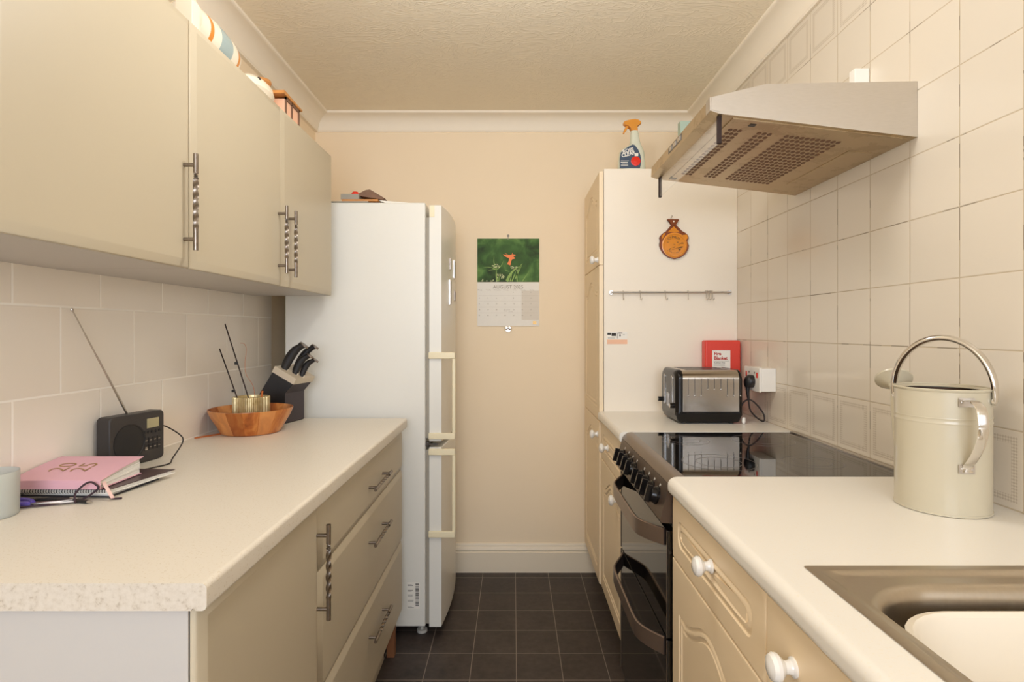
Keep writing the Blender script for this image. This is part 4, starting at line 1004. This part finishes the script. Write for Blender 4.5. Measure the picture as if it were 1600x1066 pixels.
# rear strap handle
nd = (-vd*math.cos(0.5)+sd0*math.sin(0.5)).normalized(); tn = Vector((-nd.y, nd.x, 0))
def at(r, z): return C0+nd*r+Vector((0, 0, z))
b = B(); tube(b, [at(CR+0.001, 1.140), at(CR+0.022, 1.1405), at(CR+0.040, 1.128), at(CR+0.046, 1.100), at(CR+0.042, 1.075), at(CR+0.028, 1.048), at(CR+0.012, 1.028), at(CR+0.0025, 1.018), at(CR+0.0015, 1.006)], 0.006, sub=5, ref=tuple(tn), sect=lambda f: [(0.009*math.cos(a), 0.0016*math.sin(a)) for a in [2*PI*j/14 for j in range(14)]])
P('strap_handle', b, 'chrome', t, ang=60, label='chrome strap handle')
for z in (1.136, 1.012):
    b = B(); prism(b, [(-0.015, -0.0085), (0.013, -0.0085), (0.013, 0.0085), (-0.015, 0.0085)], 0, 0.0016, basis(at(CR-0.0002, z), tn, (0, 0, 1)), 0.0006)
    for u in (-0.009, 0.007): lathe(b, [(0.0028, 0), (0.0022, 0.0012), (0, 0.0018)], at(CR+0.0013, z)+tn*u, nd, 10)
    P('bracket', b, 'steel', t)
# spout + rose
b = B(); tube(b, [(CX-0.005, CYc+CR-0.004, 0.955), (CX-0.004, CYc+CR+0.03, 1.02), (CX+0.002, CYc+CR+0.055, 1.10), (CX+0.005, CYc+CR+0.064, 1.140)], lambda f: 0.017-0.007*f, 16); P('spout', b, 'can_cream', t)
rn = Vector((0.25, 0.62, 0.74)).normalized(); rc_ = Vector((CX+0.006, CYc+CR+0.066, 1.142))
b = B(); lathe(b, [(0.010, 0), (0.012, 0.006), (0.030, 0.018), (0.037, 0.022), (0.0375, 0.026), (0.034, 0.029), (0, 0.031)], rc_, rn, 36); P('rose', b, 'can_cream', t)

# ------------------------------------------------------------------ left worktop objects
# radio
A = Vector((-0.990, 1.384, LT)); Bc = Vector((-0.957, 1.548, LT)); ru = (Bc-A).normalized(); RW = (Bc-A).length; RH = 0.131
rn_ = Vector((ru.y, -ru.x, 0)); t = thing('radio', 'black portable radio with extended aerial by the left tiles', 'radio', (A+Bc)/2)
RM = basis(A+Vector((0, 0, 0.001)), ru, (0, 0, 1))   # local x along the front, y up, z towards the room
def rr2(x0, x1, y0, y1, r, n=6):
    return [(p[0], p[1]) for p in rrect(x0, x1, y0, y1, r, 0, n)]
b = B(); o_ = rr2(0, RW, 0, RH, 0.011)
def sh(i, z): return [RM @ Vector((p[0], p[1], z)) for p in rr2(i, RW-i, i, RH-i, 0.011)]
loft(b, [sh(0.004, -0.040), sh(0.001, -0.039), sh(0, -0.036), sh(0, -0.004), sh(0.0012, -0.0012), sh(0.004, 0)]); P('casing', b, 'radio_plastic', t, ang=50)
b = B(); sc_ = RM @ Vector((0.058, 0.060, -0.0005)); lathe(b, [(0.047, -0.001), (0.047, 0.002), (0.044, 0.002), (0.043, 0.0006), (0.030, 0.0018), (0.0, 0.003)], sc_, rn_, 48); P('speaker_grille', b, 'radio_dark', t)
b = B(); box(b, 0, 0, 0, 0, 0, 0) if False else None
def rb(x0, x1, y0, y1, z0, z1, bev=0.0):
    bm = B(); prism(bm, [(x0, y0), (x1, y0), (x1, y1), (x0, y1)], z0, z1, RM, bev); return bm
P('display', rb(0.110, 0.148, 0.088, 0.113, -0.0005, 0.0012, 0.0003), 'lcd', t, label='grey green display')
for k in range(5):
    b = B(); lathe(b, [(0.0042, 0), (0.0038, 0.003), (0, 0.0034)], RM @ Vector((0.104+k*0.0118, 0.077, -0.0003)), rn_, 14); P('button', b, 'button_dark', t)
for r_ in range(2):
    for k in range(4): b = B(); prism(b, [(0.101+k*0.0138, 0.030+r_*0.018), (0.1125+k*0.0138, 0.030+r_*0.018), (0.1125+k*0.0138, 0.045+r_*0.018), (0.101+k*0.0138, 0.045+r_*0.018)], -0.0005, 0.0018, RM, 0.0006); P('preset_button', b, 'button_dark', t)
b = B()
for r_ in range(2):
    for k in range(4): prism(b, [(0.104+k*0.0138, 0.037+r_*0.018), (0.110+k*0.0138, 0.037+r_*0.018), (0.110+k*0.0138, 0.0385+r_*0.018), (0.104+k*0.0138, 0.0385+r_*0.018)], 0.0018, 0.002, RM)
prism(b, rr2(0.1025, 0.1115, 0.031, 0.0355, 0.002, 4), 0.0018, 0.0021, RM)
P('button_legends', b, 'ink_grey', t, False)
a0 = RM @ Vector((0.075, RH, -0.026)); a1 = Vector((-1.022, 1.31, 1.3155)); dv_ = (a1-a0)
b = B()
for k in range(5): f0, f1 = k/5, (k+1)/5; cyl(b, a0+dv_*f0-dv_*0.004, dv_, 0.0030-0.0004*k, dv_.length*0.205, 12)
lathe(b, [(0, 0), (0.003, 0.001), (0.0035, 0.004), (0.002, 0.007), (0, 0.008)], a1, dv_, 14); P('aerial', b, 'steel', t, label='chrome aerial')
b = B(); e0 = RM @ Vector((RW-0.001, 0.083, -0.018)); tube(b, [e0, e0+Vector((0.012, 0.012, -0.001)), Vector((-0.912, 1.545, 0.985)), Vector((-0.905, 1.545, 0.965)), Vector((-0.905, 1.50, 0.932)), Vector((-0.890, 1.46, 0.9265)), Vector((-0.905, 1.42, 0.926)), Vector((-0.925, 1.375, 0.926)), Vector((-0.93, 1.345, 0.926)), Vector((-0.95, 1.335, 0.926))], 0.0018, 8)
P('power_cable', b, 'cable_black', t)
# notebooks stack
def slabxy(bm, pts, z0, z1, bev=0.0): prism(bm, pts, z0, z1, Matrix.Identity(4), bev)
t = thing('notebook', 'dark navy spiral notebook at the bottom of the stack by the radio', 'notebook', (-0.9, 1.25, LT), 'notebooks stacked by the radio')
q = [(-1.030, 1.180), (-0.838, 1.172), (-0.825, 1.315), (-1.030, 1.322)]
b = B(); slabxy(b, q, LT+0.0005, LT+0.003); P('back_cover', b, 'navy_cover', t, False)
b = B(); slabxy(b, [(-1.028, 1.184), (-0.842, 1.176), (-0.829, 1.311), (-1.028, 1.318)], LT+0.003, LT+0.0085); P('pages', b, 'paper', t, False)
b = B(); slabxy(b, q, LT+0.0085, LT+0.0105); P('front_cover', b, 'navy_cover', t, False)
t = thing('notebook', 'dark maroon notebook lying under the pink diary', 'notebook', (-0.9, 1.25, LT+0.0106), 'notebooks stacked by the radio')
q = [(-1.030, 1.168), (-0.833, 1.164), (-0.800, 1.335), (-1.030, 1.342)]
b = B(); slabxy(b, q, LT+0.0108, LT+0.0125); P('back_cover', b, 'paper', t, False)
b = B(); slabxy(b, [(-1.028, 1.170), (-0.837, 1.168), (-0.806, 1.330), (-1.028, 1.338)], LT+0.0125, LT+0.0185); P('pages', b, 'paper', t, False)
b = B(); slabxy(b, q, LT+0.0185, LT+0.0200); P('front_cover', b, 'maroon_cover', t, False)
b = B()
for k in range(34):
    x = -1.025+k*0.0055; lathe(b, [(0.0048, 0), (0.0056, 0.0), (0.0056, 0.0012), (0.0048, 0.0012), (0.0048, 0)], (x, 1.169, LT+0.0153), (1, 0, 0), 12, closed=True)
P('spiral_binding', b, 'dark_plastic', t)
t = thing('diary', 'pink diary with gold 2025 lying on top of the notebook stack', 'diary', (-0.94, 1.23, LT+0.021), None)
zb_, y0, y1, x0_, x1_ = LT+0.0215, 1.158, 1.292, -1.034, -0.846
def zt_(y): f = (y-y0)/(y1-y0); return zb_+0.0185+0.0195*f-0.004*(f*(1-f))*4*-1*0.5
b = B()
N = 12; top = [(y0+(y1-y0)*k/N) for k in range(N+1)]
def sheet(bm, xs, th, zf):
    up_ = [(y, zf(y)) for y in top]; dn = [(y, zf(y)-th) for y in top[::-1]]; loft(bm, [[(xs[0], y, z) for y, z in up_+dn], [(xs[1], y, z) for y, z in up_+dn]])
sheet(b, (x0_, x1_), 0.0015, zt_); cov = P('front_cover', b, 'pink_cover', t, ang=50)
b = B(); box(b, x0_, x1_, y0-0.0022, y0, zb_, zt_(y0)-0.0002, 0.0008); P('spine', b, 'pink_cover', t)
b = B(); box(b, x0_, x1_-0.002, y0+0.0002, y1-0.004, zb_, zb_+0.0015); P('back_cover', b, 'pink_cover', t, False)
b = B()
pg_ = [(y0+0.002+(y1-0.008-y0)*k/N) for k in range(N+1)]
for j in range(9):
    f0, f1 = j/9, (j+1)/9-0.02; off_ = random.uniform(0, 0.0025)
    up_ = [(y, zb_+0.0017+(zt_(y)-0.0018-zb_-0.0017)*f1) for y in pg_]; dn = [(y, zb_+0.0017+(zt_(y)-0.0018-zb_-0.0017)*f0) for y in pg_[::-1]]
    loft(b, [[(x0_+0.004, y, z) for y, z in up_+dn], [(x1_-0.004-off_, y, z) for y, z in up_+dn]])
P('pages', b, 'paper', t, False)
sl = (zt_(1.25)-zt_(1.20))/0.05; b = B()
for s_, x in (('20', -0.972), ('25', -0.926)):
    y = 1.222; rt = Vector((0, 1, sl)); merge(b, text_bm(s_, 0.052, basis((x, y, zt_(y)+0.0006), rt, (-1, 0, 0)), extrude=0.0002, offset=-0.0006))
P('gold_numerals', b, 'gold_foil', cov, False, label='gold number')
b = B(); tube(b, [(-0.853, 1.175, zb_+0.012), (-0.842, 1.165, zb_+0.007), (-0.829, 1.157, zb_-0.004), (-0.816, 1.150, LT+0.006)], 0.003, sub=5, ref=(0, 1, 0), sect=lambda f: [(0.004*math.cos(a), 0.0004*math.sin(a)) for a in [2*PI*j/8 for j in range(8)]]); P('ribbon', b, 'pink_ribbon', t, label='pale pink ribbon')
b = B()
el = [(-0.875, 1.128, LT+0.003), (-0.874, 1.125, LT+0.012), (-0.876, 1.130, LT+0.022), (-0.868, 1.140, LT+0.035), (-0.858, 1.145, LT+0.040), (-0.850, 1.149, LT+0.034), (-0.846, 1.151, LT+0.026), (-0.856, 1.148, LT+0.016), (-0.870, 1.143, LT+0.007), (-0.885, 1.135, LT+0.004), (-0.92, 1.115, LT+0.0035), (-0.95, 1.10, LT+0.0035), (-0.985, 1.09, LT+0.0035)]
tube(b, el, 0.002, 8, 6); single('elastic_band', b, 'elastic', 'dark elastic loop standing up against the pink diary spine', 'elastic band')
# scissors and pens under the edge
t = thing('scissors', 'scissors with purple-blue handles lying before the notebooks', 'scissors', (-0.96, 1.11, LT))
b = B()
for dy, dz in ((0.012, 0.006), (-0.007, 0.005)):
    tube(b, [(-0.950, 1.113+dy*0.3, LT+dz), (-0.962, 1.113+dy, LT+dz+0.002), (-0.985, 1.113+dy*1.5, LT+dz+0.002), (-1.005, 1.113+dy, LT+dz+0.002), (-0.985, 1.113+dy*0.2, LT+dz), (-0.955, 1.113, LT+dz)], 0.0045, 10, 5)
P('handle', b, 'purple_plastic', t, label='purple-blue handle')
b = B(); prism(b, [(-0.955, 1.108), (-0.955, 1.118), (-0.90, 1.126), (-0.862, 1.140), (-0.90, 1.119)], LT+0.0045, LT+0.006); prism(b, [(-0.955, 1.106), (-0.955, 1.115), (-0.90, 1.134), (-0.865, 1.150), (-0.90, 1.128)], LT+0.0062, LT+0.0075); P('blade', b, 'steel', t, False, label='steel blades')
def pen(p, q_, mat, lb, r=0.0038):
    p, q_ = Vector(p), Vector(q_); d = q_-p; L = d.length; t = thing('pen', lb, 'pen', (p+q_)/2-Vector((0, 0, r)), 'pens before the notebooks')
    b = B(); lathe(b, [(0.0, 0), (r*0.9, 0.001), (r, 0.004), (r, L*0.85)], p, d, 14); P('barrel', b, mat, t)
    b = B(); lathe(b, [(r*0.9, L*0.85), (r*0.35, L*0.98), (0.0, L)], p, d, 14); P('tip', b, 'steel', t)
pen((-0.93, 1.150, LT+0.0045), (-0.838, 1.127, LT+0.0045), 'dark_plastic', 'black pen with its silver tip pointing out to the right')
pen((-0.99, 1.140, LT+0.0045), (-0.890, 1.1555, LT+0.0045), 'dark_plastic', 'black pen tucked against the notebook stack behind the scissors')
b = B(); tube(b, [(-0.836, 1.170, LT+0.004), (-0.823, 1.160, LT+0.0022), (-0.806, 1.162, LT+0.0022)], 0.0022, 8); single('cord_end', b, 'elastic', 'short dark cord end poking from the notebook corner', 'cord')
# frosted beaker at the frame edge
t = thing('beaker', 'frosted translucent plastic beaker at the left frame edge', 'beaker', (-0.978, 1.075, LT))
b = B(); lathe(b, [(0.0, 0.0), (0.043, 0.0), (0.0445, 0.002), (0.0455, 0.081), (0.0455, 0.083), (0.0435, 0.083), (0.0425, 0.004), (0, 0.003)], (-0.9785, 1.052, LT+0.0003), (0, 0, 1), 48); P('cup', b, 'frosted_plastic', t)

# wooden bowl with gold pot and incense
bc = Vector((-0.898, 1.935, LT)); t = thing('wooden_bowl', 'oiled wooden salad bowl on the left worktop', 'bowl', bc)
b = B(); lathe(b, [(0, 0.001), (0.090, 0.001), (0.094, 0.003), (0.108, 0.028), (0.124, 0.056), (0.1345, 0.080), (0.134, 0.083), (0.130, 0.083), (0.119, 0.058), (0.102, 0.030), (0.088, 0.012), (0, 0.010)], bc, (0, 0, 1), 72); P('bowl', b, 'bowl_wood', t)
pc = bc+Vector((0.0, 0.0, 0.011)); t = thing('incense_pot', 'ribbed gold pot standing inside the wooden bowl', 'pot', pc)
def rib(bm, c, r, z0, z1, n=44):
    loops = []
    for z, e in ((z0, -0.003), (z0+0.002, 0), (z1-0.003, 0), (z1, -0.001)):
        loops.append([(c.x+(r+e+(0.0045 if k % 4 in (1, 2) else 0))*math.cos(2*PI*k/(n*4)), c.y+(r+e+(0.0045 if k % 4 in (1, 2) else 0))*math.sin(2*PI*k/(n*4)), z) for k in range(n*4)])
    loops.append([(c.x+(r-0.006)*math.cos(2*PI*k/(n*4)), c.y+(r-0.006)*math.sin(2*PI*k/(n*4)), z1) for k in range(n*4)])
    loops.append([(c.x+(r-0.007)*math.cos(2*PI*k/(n*4)), c.y+(r-0.007)*math.sin(2*PI*k/(n*4)), z1-0.008) for k in range(n*4)])
    loft(bm, loops)
b = B(); rib(b, pc, 0.055, LT+0.012, 1.045, 30); P('pot', b, 'gold_ribbed', t, ang=30)
def stick(px0, py0, px1, py1, Y0, Y1, lb, r=0.0022, mat='stick_dark', clip=True):
    def w_(px, py, Y): return Vector(((px-802)*Y/882, Y, EYE+(517-py)*Y/882))
    a, c = w_(px0, py0, Y0), w_(px1, py1, Y1); t = thing('incense_stick', lb, 'incense stick', a, 'incense sticks in the gold pot')
    b = B(); tube(b, [a, c], r, 8, 2); P('stick', b, mat, t)
    if clip:
        m_ = a+(c-a)*(0.48 if py1 < 530 else 0.18); b = B(); box(b, m_.x-0.010, m_.x+0.001, m_.y-0.003, m_.y+0.003, m_.z-0.004, m_.z+0.005, 0.001); P('clip', b, 'dark_plastic', t)
stick(389.5, 626, 351.5, 506, 1.93, 1.95, 'taller dark incense stick standing in the gold pot')
stick(372, 626, 343, 545, 1.925, 1.93, 'shorter dark incense stick leaning left in the gold pot')
stick(408, 624, 410, 611, 1.935, 1.935, 'short orange stub at the right side of the gold pot', 0.0035, 'stick_orange', False)
b = B(); tube(b, [(-0.884, 1.93, 1.035), (-0.889, 1.93, 1.08), (-0.913, 1.93, 1.12), (-0.917, 1.93, 1.16), (-0.915, 1.935, 1.205), (-0.922, 1.935, 1.225), (-0.936, 1.935, 1.228)], 0.0007, 6); single('dried_stem', b, 'stick_orange', 'thin curly dried stem rising beside the taller incense stick', 'stem')
b = B(); prism(b, [(-1.026, 1.815), (-1.021, 1.812), (-0.972, 1.888), (-0.980, 1.893)], LT+0.0005, LT+0.004); single('wooden_spatula', b, 'stick_orange', 'orange wooden stick lying on the worktop by the bowl', 'spatula')

# knife block
def knife_block():
    Y0, Y1 = 2.10, 2.215
    def w_(px, py, Y): return Vector(((px-802)*Y/882, Y, EYE+(517-py)*Y/882))
    s = 4.846
    def z4(px, py, Y): return w_(300+px/s, 480+py/s, Y)
    t = thing('knife_block', 'black slanted knife block with pale collar beside the fridge', 'knife block', (-0.89, 2.15, LT))
    def F(px, py): p = z4(px, py, Y0); return (p.x, p.z)
    # side outline (front face seen by the camera), bottom on the worktop
    xr = F(705, 0)[0]
    xl = F(500, 0)[0]
    fr = [(xl, LT+0.0008), (xr-0.004, LT+0.0008), (xr, LT+0.003), F(705, 655), F(765, 585), F(610, 492), F(500, 675)]
    # sheared back so the right face shows: front at Y0, back at Y1 further right
    off = 0.0
    b = B(); a = [Vector((x, Y0, z)) for x, z in fr]; c = [Vector((x+0.028, Y1, z)) for x, z in fr]
    loft(b, [a, c]); b.faces.ensure_lookup_table(); b.normal_update()
    bmesh.ops.recalc_face_normals(b, faces=b.faces)
    for f in b.faces:
        if f.normal.x > 0.35 and f.normal.z < 0.4: f.material_index = 1
    P('block', b, ['block_dark', 'block_side'], t, ang=20)
    d = Vector((F(650, 450)[0]-F(610, 492)[0], 0, F(650, 450)[1]-F(610, 492)[1])).normalized()
    p0 = Vector((F(610, 492)[0], Y0, F(610, 492)[1])); p1 = Vector((F(765, 585)[0], Y0, F(765, 585)[1]))
    e = (p1-p0).normalized(); up_ = Vector((-e.z, 0, e.x)) if -e.z > 0 or e.x > 0 else Vector((e.z, 0, -e.x))
    up_ = Vector((0.46, 0, 0.89)); sh_ = Vector((0.028, Y1-Y0, 0)); k = 0.024
    g0, g1 = p0-e*0.002+Vector((0, -0.002, 0)), p1+e*0.002+Vector((0, -0.002, 0)); sh2 = sh_+Vector((0, 0.004, 0))
    lo4 = [g0, g1, g1+sh2, g0+sh2]; hi4 = [v+up_*k for v in lo4]
    b = B(); loft(b, [lo4, hi4]); P('collar', b, 'block_collar', t, ang=20, label='pale metal collar')
    # knives are things held by the block
    cen = hi4[0]; eu = (hi4[1]-hi4[0]); ev = (hi4[3]-hi4[0])
    specs = [(0.22, 0.25, 0.115, 0.0165, 'large knife with thick black handle, leftmost in the block'), (0.42, 0.60, 0.118, 0.0135, 'long black-handled knife behind the leftmost one'),
             (0.62, 0.35, 0.088, 0.0135, 'middle black-handled knife in the block'), (0.85, 0.45, 0.080, 0.0115, 'small curved black-handled knife, rightmost in the block')]
    for fu, fv, L, r, lb in specs:
        p = cen+eu*fu+ev*fv; ax = Vector((0.60, 0, 0.80)); sd_ = Vector((0.8, 0, -0.6)); yv = Vector((0, 1, 0))
        t2 = thing('knife', lb, 'knife', p, 'kitchen knives in the block')
        b = B(); lp_ = []
        for q_ in range(13):
            f = q_/12; bend = 0.010*math.sin(PI*f*0.9)*-1+0.016*max(0, f-0.75)*1.5
            wd = r*(0.95+0.25*math.sin(PI*f)-0.25*f+(0.35 if f > 0.93 else 0)); c_ = p-ax*0.002+ax*L*f+sd_*bend
            lp_.append([c_+sd_*wd*math.cos(a_)+yv*r*0.75*math.sin(a_) for a_ in [2*PI*j/16 for j in range(16)]])
        loft(b, lp_); P('handle', b, 'dark_plastic', t2, ang=60)
        b = B(); c_ = p+ax*L; loft(b, [[c_+ax*h+sd_*(r*1.1)*math.cos(a_)+yv*r*0.7*math.sin(a_)+sd_*0.006 for a_ in [2*PI*j/12 for j in range(12)]] for h in (-0.004, 0.002)]); P('end_cap', b, 'pewter', t2)
        b = B(); loft(b, [[p+sd_*s0*r*1.15+yv*y_ -ax*0.001 for s0, y_ in ((-1, -0.006), (1, -0.006), (1, 0.006), (-1, 0.006))], [p+sd_*s0*r*0.8+yv*y_+ax*0.008 for s0, y_ in ((-1, -0.004), (1, -0.004), (1, 0.004), (-1, 0.004))]]); P('bolster', b, 'block_collar', t2)
knife_block()

# ------------------------------------------------------------------ things on top of the wall cabinets
ZT = WZ1+0.0005
t = thing('serving_dish', 'white, blue and orange striped pot lying on the wall cabinets', 'pot', (-0.80, 1.36, ZT), 'crockery on the wall cabinets')
b = B(); ZC2 = ZT+0.054; lathe(b, [(0.0, 0.0), (0.045, 0.0), (0.049, 0.004), (0.051, 0.03), (0.054, 0.08), (0.054, 0.12), (0.051, 0.17), (0.043, 0.21), (0.032, 0.225), (0, 0.228)], (-0.80, 1.36, ZC2), (0, 1, 0), 48); P('body', b, 'striped_ceramic', t)
b = B(); lathe(b, [(0.044, 0), (0.053, 0.0), (0.055, 0.006), (0.053, 0.022), (0.044, 0.022), (0.044, 0)], (-0.80, 1.335, ZT+0.0555), (0, 1, 0), 48, closed=True); P('rim', b, 'ceramic_white', t)
b = B(); box(b, -0.775, -0.735, 1.292, 1.325, ZT, ZT+0.064, 0.003); single('storage_block', b, 'ceramic_white', 'small cream block standing at the cabinet top edge before the striped pot', 'block')
b = B(); loft(b, [[(-0.775+rx*math.cos(a), 1.70+ry*math.sin(a), z) for a in [2*PI*k/28 for k in range(28)]] for z, rx, ry in ((ZT, 0.035, 0.06), (ZT+0.02, 0.045, 0.080), (ZT+0.040, 0.040, 0.078), (ZT+0.052, 0.028, 0.06), (ZT+0.057, 0.01, 0.02))]); t2 = single('ceramic_bird', b, 'ceramic_white', 'smooth cream ceramic ornament on the wall cabinets', 'ornament')
b = B(); lathe(b, [(0.0, 0), (0.006, 0.0), (0.004, 0.003), (0, 0.004)], (-0.745, 1.655, ZT+0.042), (1, -0.3, 0.5), 14); P('eye', b, 'ink_dark', t2)
b = B(); lathe(b, [(0, 0), (0.032, 0.0), (0.036, 0.01), (0.030, 0.055), (0.022, 0.112), (0.030, 0.126), (0.028, 0.134), (0.018, 0.130), (0, 0.11)], (-0.835, 1.875, ZT), (0, 0, 1), 28)
single('wooden_ornament', b, 'wood_light', 'turned orange-brown wooden ornament behind the little house', 'ornament')
t = thing('house_ornament', 'little rustic house ornament at the end of the cabinet top row', 'ornament', (-0.76, 1.86, ZT))
b = B(); box(b, -0.775, -0.735, 1.815, 1.93, ZT, ZT+0.05, 0.001); P('walls', b, 'pale_orange', t)
b = B(); prism(b, [(1.79, ZT+0.0562), (1.945, ZT+0.0562), (1.95, ZT+0.063), (1.795, ZT+0.069)], -0.785, -0.727, Matrix(((0,0,1,0),(1,0,0,0),(0,1,0,0),(0,0,0,1))), 0.001); P('roof', b, 'wood_light', t)
b = B()
for y in (1.815, 1.865, 1.925): box(b, -0.735, -0.731, y, y+0.007, ZT, ZT+0.056)
box(b, -0.735, -0.731, 1.815, 1.932, ZT+0.047, ZT+0.056); P('timber_frame', b, 'rust', t)
